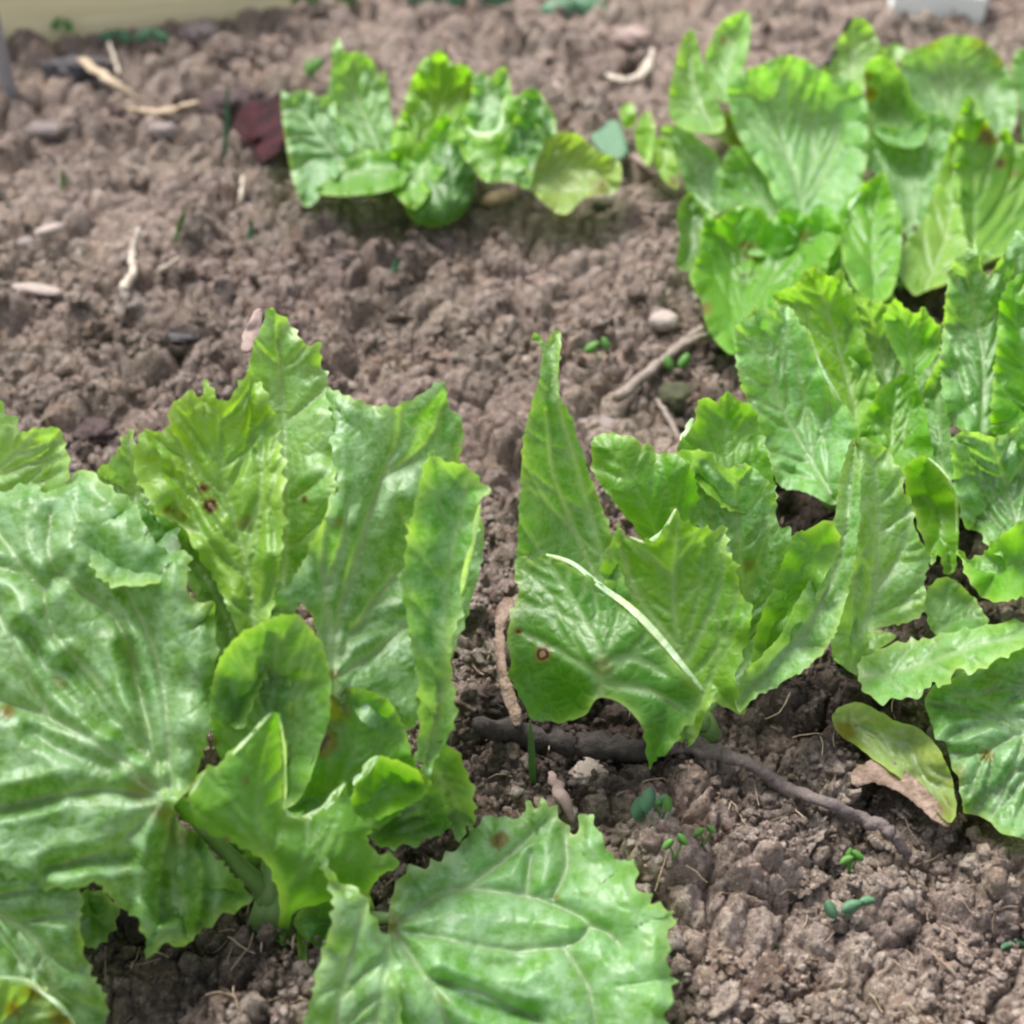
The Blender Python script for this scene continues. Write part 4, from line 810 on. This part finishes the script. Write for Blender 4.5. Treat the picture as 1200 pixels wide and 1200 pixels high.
# ================================================================== F: small plant at the back
F_ = plant(540, 225, 'small lettuce alone at the back with a yellowing leaf at its right'); F_.update(lum=1.12, cup=2.1, ruf=2.0)
leaf(F_, [(388, 78), (390, 52), (397, 45), (404, 62), (424, 62), (438, 74), (446, 92), (452, 80), (456, 120), (462, 150), (470, 190), (440, 200), (412, 180), (400, 150), (384, 120)],
     [(395, 50, 102), (450, 85, 101), (465, 180, 92.5), (410, 175, 94), (425, 120, 98)], [[(450, 190), (425, 130), (400, 80)]], 'pale_sheen', teeth=(1.8, 13), rel=1.4, cup=.8)
leaf(F_, [(330, 103), (336, 110), (356, 105), (372, 112), (388, 112), (398, 140), (414, 165), (404, 196), (384, 215), (370, 236), (357, 241), (345, 216), (338, 184), (334, 166), (330, 132)],
     [(333, 106, 99), (385, 113, 98), (410, 165, 93.5), (360, 238, 87.5), (336, 170, 93)], [[(405, 190), (375, 160), (345, 120)]], 'blue', teeth=(1.8, 12), rel=1.6, cup=.7)
leaf(F_, [(366, 224), (384, 210), (402, 190), (424, 178), (450, 176), (470, 178), (482, 200), (460, 222), (430, 229), (395, 231)],
     [(370, 224, 88.5), (420, 180, 92), (478, 195, 90), (430, 228, 87.2)], [], 'bright', teeth=(1, 13), cup=.5)
leaf(F_, [(462, 148), (472, 128), (478, 105), (492, 74), (506, 62), (516, 57), (530, 74), (548, 78), (562, 98), (556, 140), (545, 190), (520, 220), (485, 226), (464, 214), (458, 180)],
     [(515, 60, 102), (475, 110, 98.5), (560, 100, 99.5), (465, 200, 90.5), (530, 210, 90), (510, 140, 96)], [[(505, 218), (512, 150), (516, 70)], [(508, 170), (485, 130)], [(510, 150), (545, 100)]], 'yellow', teeth=(2, 11), rel=2.4, ruf=.9, cup=.7, spots=[(555, 105, 12, .3)])
leaf(F_, [(556, 92), (568, 84), (574, 92), (590, 78), (598, 98), (600, 130), (588, 156), (560, 158), (545, 140), (552, 118)],
     [(560, 90, 97.5), (590, 82, 98), (590, 150, 93.5), (550, 140, 94.5)], [], 'blue', teeth=(2, 10), ruf=.7, rel=1.5)
leaf(F_, [(458, 214), (478, 190), (500, 158), (520, 132), (532, 150), (530, 180), (510, 215), (488, 244), (472, 238)],
     [(462, 214, 88.5), (520, 135, 93), (485, 240, 85.8), (530, 170, 91)], [], 'bright', teeth=(1, 12), cup=.4)
leaf(F_, [(544, 150), (556, 158), (572, 160), (588, 148), (592, 112), (606, 112), (616, 104), (626, 112), (632, 150), (622, 190), (600, 206), (572, 214), (552, 196), (538, 172)],
     [(546, 152, 92.4), (590, 115, 94), (625, 112, 94), (620, 190, 88.8), (570, 210, 87.4), (580, 180, 89)], [], 'bright', teeth=(1.3, 12), cup=.3, rims=[([(545, 148), (560, 158), (578, 158), (588, 146), (591, 116)], 6, .8)])
leaf(F_, [(474, 240), (490, 208), (508, 172), (520, 158), (542, 168), (556, 190), (557, 216), (546, 246), (526, 262), (500, 265), (482, 256)],
     [(476, 240, 86), (520, 160, 90.4), (556, 195, 88.8), (526, 260, 84), (495, 262, 84)], [[(530, 258), (528, 210), (525, 170)]], 'dark', teeth=(.5, 12), cup=-.8, rel=.7)
leaf(F_, [(574, 208), (588, 172), (604, 138), (618, 106), (630, 104), (637, 130), (636, 165), (626, 196), (620, 222), (600, 214)],
     [(580, 205, 87.6), (622, 106, 92.6), (636, 160, 89.6), (620, 220, 86), (605, 170, 89.8)], [[(612, 216), (618, 160), (624, 112)]], 'dark', teeth=(1, 12), cup=.3)
leaf(F_, [(632, 112), (646, 128), (653, 150), (648, 165), (632, 160), (626, 140)], [(634, 114, 93), (652, 150, 91), (630, 158, 90)], [], 'blue', teeth=(1.5, 10), cup=.2)
leaf(F_, [(620, 184), (632, 162), (654, 154), (676, 157), (692, 170), (706, 180), (724, 186), (729, 206), (721, 226), (700, 229), (682, 235), (665, 251), (648, 248), (630, 232), (617, 214)],
     [(635, 162, 91.5), (700, 176, 90.5), (728, 206, 88.5), (665, 248, 85), (625, 215, 87.5), (675, 200, 89.6)], [[(622, 222), (660, 200), (720, 200)], [(630, 222), (670, 225), (690, 225)]], 'sick', teeth=(1, 13), cup=.6, rel=1.0, spots=[(704, 222, 14, .3)], label='yellowing leaf lying to the right')

# ================================================================== small things lying on the bed
def place(px, py, h=0.0):
    x, y = G0(px, py, h); x, y = float(x), float(y); return x, y, gz(x, y)
def onsoil(pts, h):
    out = []
    for q in pts:
        hh = q[2]/100 if len(q) > 2 else h
        x, y, z = place(q[0], q[1], 0); z = max(z, 0) if False else z
        x, y = (float(v) for v in G0(q[0], q[1], z+hh)); out.append((x, y, z+hh))
    return out
def pebble(name, px, py, wpx, asp, mat, label, cat='stone', seed=1, tall=.7, rot=0.0, amp=.14, flatten=None):
    x, y, z = place(px, py, .003); d = math.hypot(y, CAM_H)
    x, y = (float(v) for v in G0(px, py, z+.002))
    rr = wpx/600*TANH*d*1.02/2
    v = rough(ICO4[0], amp*1.3, seed); v[:, 2] = np.clip(v[:, 2], -.75, .8)
    v = v*np.array([rr, rr*asp, rr*tall*asp]); c, s = math.cos(rot), math.sin(rot)
    v = v @ np.array([[c, -s, 0], [s, c, 0], [0, 0, 1]]).T + np.array([x, y, z+rr*.08])
    o = mesh_obj(name, v, ICO4[1], mat); return tag(o, label, cat)
pebble('stone', 235, 38, 42, .85, M_STONE, 'round grey stone lying behind the straw near the board', seed=2)
pebble('stone', 292, 62, 40, .7, M_PINKSTONE, 'pinkish clod-like stone between the grey stone and the back lettuce', seed=3)
pebble('stone', 742, 45, 44, .8, M_PINKSTONE, 'pinkish round stone above the white curled peel at the back', seed=4)
pebble('stone', 646, 103, 30, .5, M_WHITESTONE, 'pale angular chip just behind the small back lettuce', seed=5, rot=.5)
pebble('stone', 585, 232, 46, .5, M_TANSTONE, 'tan brick-like chip resting against the front of the small lettuce', seed=6, rot=.55, amp=.08)
pebble('stone', 433, 245, 26, .9, M_TANSTONE, 'brown upright chip left of the dark leaf of the small lettuce', seed=7, tall=1.2)
pebble('stone', 778, 374, 34, .85, M_PALESTONE, 'smooth pale pebble beside the end of the pale stick', seed=8, amp=.06)
pebble('stone', 700, 497, 56, .55, M_STONE, 'flat grey stone behind the tall pointed leaf', seed=9, tall=.35)
pebble('stone', 614, 425, 30, .8, M_WHITESTONE, 'white and orange pebble left of the tall pointed leaf tip', seed=10, amp=.1)
pebble('stone', 30, 284, 22, .9, M_STONE, 'small bluish-grey pebble at the left edge of the bed', seed=11)
pebble('stone', 58, 268, 36, .45, M_PALESTONE, 'elongated tan stone above the pale flat chip at left', seed=12, rot=.6, amp=.08)
pebble('stone', 90, 245, 24, .8, M_STONE, 'small dark grey stone left of the bleached stem', seed=13)
pebble('stone', 44, 338, 62, .3, M_PALESTONE, 'pale flat chip lying at the far left', seed=14, tall=.4, rot=-.25, amp=.08)
pebble('stone', 190, 152, 34, .7, M_STONE, 'grey stone below the bent straw', seed=15)
pebble('stone', 190, 412, 20, .8, M_TANSTONE, 'little orange-tan pebble behind the big lettuce', seed=16)
pebble('stone', 140, 372, 24, .8, M_PALESTONE, 'pale pebble behind the big lettuce, nearer its left side', seed=17)
pebble('stone', 60, 150, 60, .5, M_STONE, 'low greyish slab beside the metal stake', seed=18, tall=.35)
pebble('stone', 690, 905, 40, .9, M_PALESTONE, 'pale lump of earth right of the pinkish sliver', seed=19, amp=.2)
pebble('stone', 175, 290, 26, .8, M_STONE, 'grey pebble between the bleached stem and the grass', seed=20)
pebble('stone', 1165, 905, 30, .8, M_TANSTONE, 'orange-brown chip half under the right edge leaf', seed=21)
pebble('earth_lump', 88, 85, 66, .55, M_BLACK, 'black shiny lump of bark under the straw end', 'bark', seed=22, tall=.9, amp=.3)
pebble('earth_lump', 268, 128, 74, .75, M_PEAT, 'dark peaty lump beside the withered red leaf', 'earth', seed=23, tall=.7, amp=.3)
pebble('earth_lump', 112, 505, 42, .9, M_PEAT, 'dark lump of earth behind the leftmost leaves of the big lettuce', 'earth', seed=24, amp=.25)
pebble('earth_lump', 792, 470, 46, .95, M_MOSS, 'round mossy lump with a tiny seedling on top', 'earth', seed=25, tall=1.1)
pebble('earth_lump', 710, 243, 34, .8, M_MOSS, 'greenish brown lump at the tip of the yellowing leaf', 'earth', seed=26, tall=1.0)
pebble('earth_lump', 205, 395, 60, .25, M_BLACK, 'long dark sliver of bark between the back soil and the big lettuce', 'bark', seed=27, tall=.5)

def stick(name, pts, rad, mat, label, cat, h=.006, jitter=.15, parts=None, sides=8, flat=1.0):
    q = onsoil(pts, h); o = tube(name, q, rad, mat, None, sides, flat, jitter, 6, len(pts)); return tag(o, label, cat)
stick('straw', [(96, 70, 1.8), (130, 95, 1.5), (165, 120, .9)], [.0042, .0052, .003], M_STRAW, 'thick pale straw leaning down from the black lump', 'straw', flat=.5)
stick('straw', [(150, 127, .8), (190, 131, .9), (234, 120, .9)], [.0035, .0052, .0035], M_STRAW, 'thick pale straw lying level, touching the dark peaty lump', 'straw', flat=.5)
stick('weed_stalk', [(164, 268, 1.5), (154, 300, 1.3), (156, 318, 1.2), (143, 340, 1.0)], [.002, .0028, .0028, .0038], M_WHITESTEM, 'crooked bleached stem standing up in the left soil', 'stem')
stick('weed_stalk', [(168, 330, .6), (190, 316, .7), (212, 302, .8)], [.0016, .0022, .0012], M_WHITESTEM, 'thin bleached stem lying right of the crooked one', 'stem')
stick('weed_stalk', [(128, 50, 1.6), (134, 70, 1.2), (140, 88, .8)], [.0014, .0017, .0014], M_WHITESTEM, 'thin whitish stem rising behind the bent straw', 'stem')
stick('weed_stalk', [(285, 205, .6), (283, 225, .7), (280, 243, .5)], [.0014, .002, .0012], M_WHITESTEM, 'short pale stem in front of the withered red leaf', 'stem')
stick('stick', [(722, 468, .8), (760, 436, .9), (790, 412, .9), (822, 384, .8)], [.0034, .0037, .0036, .0026], M_STICK, 'straight pale stick lying behind the middle lettuce', 'stick')
stick('stick', [(768, 430, .4), (800, 405, .8), (830, 392, .9)], [.0014, .0026, .002], M_STICK, 'shorter broken stick beside the pale pebble', 'stick')
stick('stick', [(770, 468, .5), (782, 488, .7), (798, 520, .6)], [.0012, .0020, .0016], M_STICK, 'thin bent stick in front of the mossy lump', 'stick')
stick('twig', [(770, 884, .2), (785, 874, .8), (803, 870, 1.3), (846, 884, 1.3), (880, 897, 1.5), (925, 926, 1.3), (965, 939, 1.4), (1005, 957, 1.1), (1040, 972, 1.1), (1052, 986, .9), (1064, 1003, .5)],
      [.0034, .0046, .0052, .0032, .0028, .0031, .0026, .0027, .0031, .0026, .0020], M_TWIG, 'long crooked grey twig lying in front of the middle lettuce', 'twig', sides=12, jitter=.22)
stick('dead_root', [(560, 850, .5), (620, 862, .3), (700, 876, .2), (760, 880, .6)], [.004, .006, .007, .004], M_DARKTWIG, 'dark wet root lying under the middle lettuce', 'root', sides=10)
stick('twig', [(1100, 838, 1.0), (1092, 860, .9), (1110, 885, .6)], [.0016, .0026, .002], M_TWIG, 'short grey twig poking out beneath the sideways leaf', 'twig')
stick('dry_sliver', [(645, 905, .9), (656, 930, .9), (672, 962, .5)], [.0014, .0034, .0015], M_PINKDRY, 'pinkish dry sliver standing behind the front leaf', 'plant scrap', flat=.5)
stick('white_peel', [(712, 88, .6), (735, 94, .8), (756, 82, 1.0), (764, 58, 1.2)], [.0030, .0050, .0048, .0022], M_WHITESTEM, 'curved whitish peel around the pink stone', 'plant scrap', flat=.5)
stick('dark_stalk', [(968, 76, 5), (982, 50, 6), (997, 22, 7.5)], [.0022, .0022, .0020], M_DARKTWIG, 'thin dark stalk leaning behind the back right clump', 'stalk')
stick('pink_stalk', [(735, 182, 1.5), (752, 190, 1.6), (770, 205, 1.0)], [.002, .004, .002], M_PINKDRY, 'pinkish withered stalk between the two back lettuces', 'stalk')
stick('dry_sliver', [(745, 238, .6), (770, 242, .8), (800, 238, 1.0)], [.001, .0018, .001], M_PINKDRY, 'thin pinkish sliver left of the back right clump', 'plant scrap')

# dry scraps of leaf: crumpled curved sheets
def scrap(name, out, ctrl, mat, label, cat, crumple=.25, seed=1):
    b = catmull(out, 4); lo, hi = b.min(0), b.max(0); st = 4.0
    gx, gy = np.meshgrid(np.arange(lo[0], hi[0], st), np.arange(lo[1], hi[1], st)); g = np.stack([gx.ravel(), gy.ravel()], 1); g = g[inside(b, g)]
    g = g[segdist(g, np.vstack([b, b[:1]]))[0] > 2]
    b = b + 1.4*np.random.default_rng(seed).normal(size=b.shape)*.6
    pts = np.vstack([b, g]); n = len(b); rv = delaunay_2d_cdt([Vector(p) for p in pts], [(i, (i+1) % n) for i in range(n)], [], 1, 1e-4)
    V2 = np.array([v[:] for v in rv[0]]); F = [f for f in rv[2] if len(f) == 3]
    Y = tps(ctrl)(V2) + crumple*2*(fbm(V2[:, 0]/22+seed, V2[:, 1]/22, seed, 3)-.45)
    X3 = np.stack(P(V2[:, 0], V2[:, 1], Y/100), 1); g_, _ = soil(X3[:, 0], X3[:, 1], False)
    dx, dy, dz = raydir(V2[:, 0], V2[:, 1]); t = Y/100/dy; t2 = (g_+.003-CAM_H)/dz; t = np.minimum(t, t2); X3 = np.stack([dx*t, dy*t, CAM_H+dz*t], 1)
    o = mesh_obj(name, X3, F, mat); so = o.modifiers.new('thickness', 'SOLIDIFY'); so.thickness = .0006
    return tag(o, label, cat)
scrap('dry_leaf', [(588, 706), (600, 700), (602, 716), (592, 730), (592, 760), (596, 790), (606, 820), (612, 845), (604, 852), (594, 830), (586, 800), (580, 750), (582, 722)],
      [(595, 705, 45.5), (578, 750, 43.5), (606, 850, 38.6), (600, 770, 42)], M_DRYLEAF, 'curled dry tan leaf standing left of the brown-spotted leaf', 'dry leaf', seed=2)
scrap('dry_leaf', [(998, 905), (1020, 892), (1040, 890), (1062, 905), (1085, 925), (1104, 948), (1112, 970), (1094, 962), (1074, 944), (1050, 926), (1022, 918), (1000, 922)],
      [(1000, 905, 36.4), (1062, 905, 36), (1110, 968, 32.8), (1020, 918, 35.6)], M_DRYLEAF, 'dry brown leaf edge beneath the yellowing lower leaf at right', 'dry leaf', seed=3)
scrap('withered_red_leaf', [(275, 150), (282, 128), (298, 118), (312, 126), (325, 108), (336, 130), (336, 160), (322, 182), (306, 192), (296, 170), (284, 162)],
      [(280, 130, 103), (330, 115, 103), (306, 190, 94.5), (300, 150, 100)], M_RED, 'withered dark red leaf left of the small back lettuce', 'dead leaf', .8, seed=4)
scrap('dry_husk', [(298, 366), (306, 362), (306, 395), (296, 412), (284, 412), (286, 390)], [(303, 365, 50), (285, 410, 48), (305, 400, 48.5)], M_PINKDRY, 'pinkish dry husk behind the tallest leaf of the big lettuce', 'plant scrap', seed=5)
scrap('fallen_leaf', [(693, 160), (708, 148), (722, 140), (732, 160), (734, 182), (716, 186), (700, 174)], [(700, 160, 98), (725, 142, 99.5), (720, 184, 94.5)], M_SEEDBLUE, 'small bluish-green fallen leaf between the two back lettuces', 'leaf', .2, seed=6)

# seedlings and grass
def seedling(px, py, leaves, mat, label, group=None, size=14):
    x, y, z = place(px, py); e = bpy.data.objects.new('seedling', None); e.location = (x, y, z); COL.objects.link(e)
    tag(e, label, 'seedling', group); d = math.hypot(y, CAM_H); k = TANH*d/600
    for i, (ax, ay, s, rot) in enumerate(leaves):
        c = np.array([x+ax*k, y+.002*i, z+.008+abs(ay)*k*.8]); n = 16; V = [c]; a0 = rot
        L, W = s*k, s*k*.62
        for j in range(n):
            a = 2*math.pi*j/n; u, v = math.cos(a)*L*.5, math.sin(a)*W*.5
            p_, q_ = u*math.cos(a0)-v*math.sin(a0), u*math.sin(a0)+v*math.cos(a0)
            V.append(c+np.array([p_, q_*.72-.0006*math.cos(2*a), q_*.68+.0008*math.cos(2*a)]))
        F = [(0, 1+j, 1+(j+1) % n) for j in range(n)]
        o = mesh_obj('leaf', V, F, mat, e); so = o.modifiers.new('thickness', 'SOLIDIFY'); so.thickness = .0005
        tube('stalk', [(x, y, z-.002), tuple((np.array([x, y, z])+c)/2+np.array([.0006, 0, 0])), tuple(c)], [.0006, .0005, .0004], mat, e, 5)
    return e
seedling(750, 985, [(4, 34, 27, 1.3), (-3, 8, 29, 1.2), (20, 14, 20, .6)], M_SEEDBLUE, 'bluish-green clover seedling with two round leaves right of the front leaf')
seedling(770, 990, [(6, 14, 18, 1.7), (-6, 4, 12, .3)], M_SEED, 'tiny bright seedling just right of the clover seedling')
seedling(992, 1030, [(-6, 6, 16, .5), (7, 8, 16, 2.4), (0, -2, 13, 1.4)], M_SEED, 'tiny bright green seedling below the end of the grey twig')
seedling(980, 1080, [(-10, 6, 22, 2.0), (14, 2, 24, .4), (32, -6, 18, .1)], M_SEEDBLUE, 'low bluish seedling in the bare soil at lower right')
seedling(785, 1035, [(-8, 8, 15, .8), (8, 10, 15, 2.2)], M_SEED, 'pair of yellow-green seed leaves right of the front leaf')
seedling(820, 1010, [(-6, 8, 13, .6), (8, 5, 12, 2.4)], M_SEED, 'specks of green seed leaves midway to the twig end')
seedling(790, 445, [(-8, 8, 18, 1.9), (10, 8, 20, 1.0)], M_SEED, 'small seedling growing on the mossy lump')
seedling(700, 440, [(-8, 4, 20, .6), (8, 8, 16, 2.0)], M_SEED, 'small green seedling beside the near end of the pale stick')
seedling(365, 102, [(0, 4, 20, 1.6), (8, 8, 18, 1.1)], M_SEED, 'green seedling behind the left leaf of the small back lettuce')
seedling(76, 55, [(-4, 8, 16, 1.0), (8, 4, 16, 2.0)], M_SEED, 'green seedling between the board and the black lump')
seedling(180, 62, [(-8, 4, 22, .4), (10, 2, 22, 2.6)], M_SEEDBLUE, 'dull green seedling behind the bent straw')
seedling(136, 55, [(-8, 4, 20, .4), (10, 2, 22, 2.6)], M_SEEDBLUE, 'dull green seedling in front of the board')
seedling(372, 12, [(-26, 4, 40, .3), (0, 12, 44, 1.2), (28, 4, 40, 2.6)], M_SEED, 'darker weed at the top edge right of the board')
seedling(540, 8, [(-36, 2, 46, .2), (-4, 8, 44, 1.4), (34, 2, 50, 2.9)], M_SEEDBLUE, 'bluish weed at the top edge behind the small lettuce')
seedling(1185, 1115, [(-8, 4, 14, .4), (8, 2, 14, 2.6)], M_SEEDBLUE, 'faint grey-green seedling at the lower right edge')
seedling(676, 8, [(-20, 2, 40, .2), (14, 4, 44, 2.7)], M_SEEDBLUE, 'pale bluish weed at the top edge behind the pink stone')

def blade(px, py, px2, py2, h, wd, label, mat=M_GRASS, bend=.003):
    x, y, z = place(px, py); b = np.array([x, y, z-.002]); Yt = y+bend
    tx, ty, tz = P(px2, py2, Yt); t = np.array([float(tx), float(ty), float(tz)]); V = []; n = 9
    for i in range(n):
        u = i/(n-1); c = b*(1-u)+t*u+np.array([0, bend*math.sin(u*3.14), 0]); ww = wd*(.5+1.2*u*(1-u)*2)*(1-u)**.4+.0001
        V += [c-np.array([ww, 0, 0]), c+np.array([0, ww*.5, 0]), c+np.array([ww, 0, 0])]
    F = []
    for i in range(n-1):
        for k in (0, 1): a = i*3+k; F.append((a, a+1, a+4, a+3))
    o = mesh_obj('grass_blade', V, F, mat); so = o.modifiers.new('thickness', 'SOLIDIFY'); so.thickness = .0004
    return tag(o, label, 'grass', 'single grass blades in the soil')
blade(625, 930, 621, 846, 0, .0016, 'single green grass blade below the brown-spotted leaf')
blade(205, 290, 216, 246, 0, .0022, 'yellow-green grass blade beside the bleached stem', M_GRASS)
blade(460, 332, 470, 300, 0, .0026, 'short bluish-green blade in front of the small back lettuce', M_SEEDBLUE)
blade(70, 218, 74, 198, 0, .0022, 'tiny yellow-green blade at the left of the bed')
blade(262, 180, 267, 92, 0, .0022, 'thin dull green blade crossing the dark peaty lump', M_SEEDBLUE)
blade(290, 280, 296, 258, 0, .002, 'tiny green blade below the withered red leaf', M_SEEDBLUE)

# fine debris: root fibres and straw bits nobody could count
def litter():
    r = np.random.default_rng(41); V, F = [], []
    for i in range(1100):
        px, py = r.uniform(-150, 1350), 1260-1270*r.random()
        x, y, z = 0, 0, 0; x, y = (float(a) for a in G0(px, py))
        L = r.uniform(.004, .020); a = r.uniform(0, 6.28); w_ = r.uniform(.00015, .00045); n = 5; bend = r.uniform(-.6, .6)
        cx = x+np.cumsum(np.cos(a+bend*np.arange(n)/2))*L/n; cy = y+np.cumsum(np.sin(a+bend*np.arange(n)/2))*L/n
        cz = soil(cx, cy)[0]; cz = cz*.4+cz.max()*.6+.0012; k0 = len(V); px_, py_ = -math.sin(a), math.cos(a)
        for j in range(n):
            for (s, u) in ((-1, 0), (1, 0), (0, 1.3)): V.append((cx[j]+px_*w_*s, cy[j]+py_*w_*s, cz[j]+w_*u))
        for j in range(n-1):
            b = k0+j*3
            for (p, q) in ((0, 1), (1, 2), (2, 0)): F.append((b+p, b+q, b+3+q, b+3+p))
    o = fast_mesh('plant_litter', V, F, M_STRAW); tag(o, 'fine pale root fibres and straw bits scattered over the soil', 'litter', kind='stuff')
litter()

# ------------------------------------------------------------------ loose crumbs and clods, kept clear of the leaves
from mathutils.kdtree import KDTree
LV = np.concatenate(LEAFV); KD = KDTree(len(LV))
for i, p in enumerate(LV): KD.insert(p, i)
KD.balance()
LA = np.concatenate(LEAFALL); LOW = np.full((500, 500), 9.0)
jx = np.clip(((LA[:, 0]+1.0)/.004).astype(int), 1, 498); jy = np.clip((LA[:, 1]/.004).astype(int), 1, 498)
for ax in (-1, 0, 1):
    for ay in (-1, 0, 1): np.minimum.at(LOW, (jx+ax, jy+ay), LA[:, 2])
build_ground()
crumbs('soil_crumbs', 42000, ICO1, .0007, .0026, .42, .30, 'fine brown crumbs of loose soil spread over the whole bed', 3)
crumbs('soil_granules', 8500, ICO2, .0016, .0050, .55, .20, 'irregular granules of brown soil lying over the bed', 6, far_bias=.9)
crumbs('soil_clods', 800, ICO4, .0045, .0140, .50, -.10, 'larger lumpy clods of brown earth lying over the bed', 5, far_bias=.75)

# ------------------------------------------------------------------ border of the bed
def board(name, a, b, hgt, thick, mat, label, cat, sink=.02, bev=.003):
    a = np.array(a); b = np.array(b); d = b-a; L = np.linalg.norm(d); bm = bmesh.new(); bmesh.ops.create_cube(bm, size=1.0)
    for v in bm.verts: v.co = Vector((v.co.x*L, v.co.y*thick, v.co.z*hgt))
    bmesh.ops.bevel(bm, geom=bm.edges[:], offset=bev, segments=2, affect='EDGES')
    me = bpy.data.meshes.new(name); bm.to_mesh(me); bm.free(); me.materials.append(mat)
    o = bpy.data.objects.new(name, me); COL.objects.link(o); n = np.array([-d[1], d[0]])/L; c = (a+b)/2+n*thick/2
    o.location = (c[0], c[1], hgt/2-sink); o.rotation_euler.z = math.atan2(d[1], d[0]); return tag(o, label, cat)
a0 = np.array([float(v) for v in G0(0, 58)]); b0 = np.array([float(v) for v in G0(325, 20)]); dd = b0-a0
board('wooden_board', a0-dd*1.6, b0+dd*.06, .14, .028, M_WOOD, 'pale yellow wooden board edging the bed at the top left', 'board')
c0 = np.array([float(v) for v in G0(1042, 28)]); c1 = np.array([float(v) for v in G0(1150, 36)])
board('white_board', c0, c1, .045, .16, M_WHITE, 'white painted board end at the top right of the bed', 'board', sink=.012)
x, y, z = place(15, 122)
st = tag(tube('metal_stake', [(x, y, z-.05), (x+.001, y, z+.1), (x+.002, y+.002, z+.34)], [.0065, .0065, .0065], M_STAKE, None, 14), 'thin grey metal stake standing at the top left', 'stake')
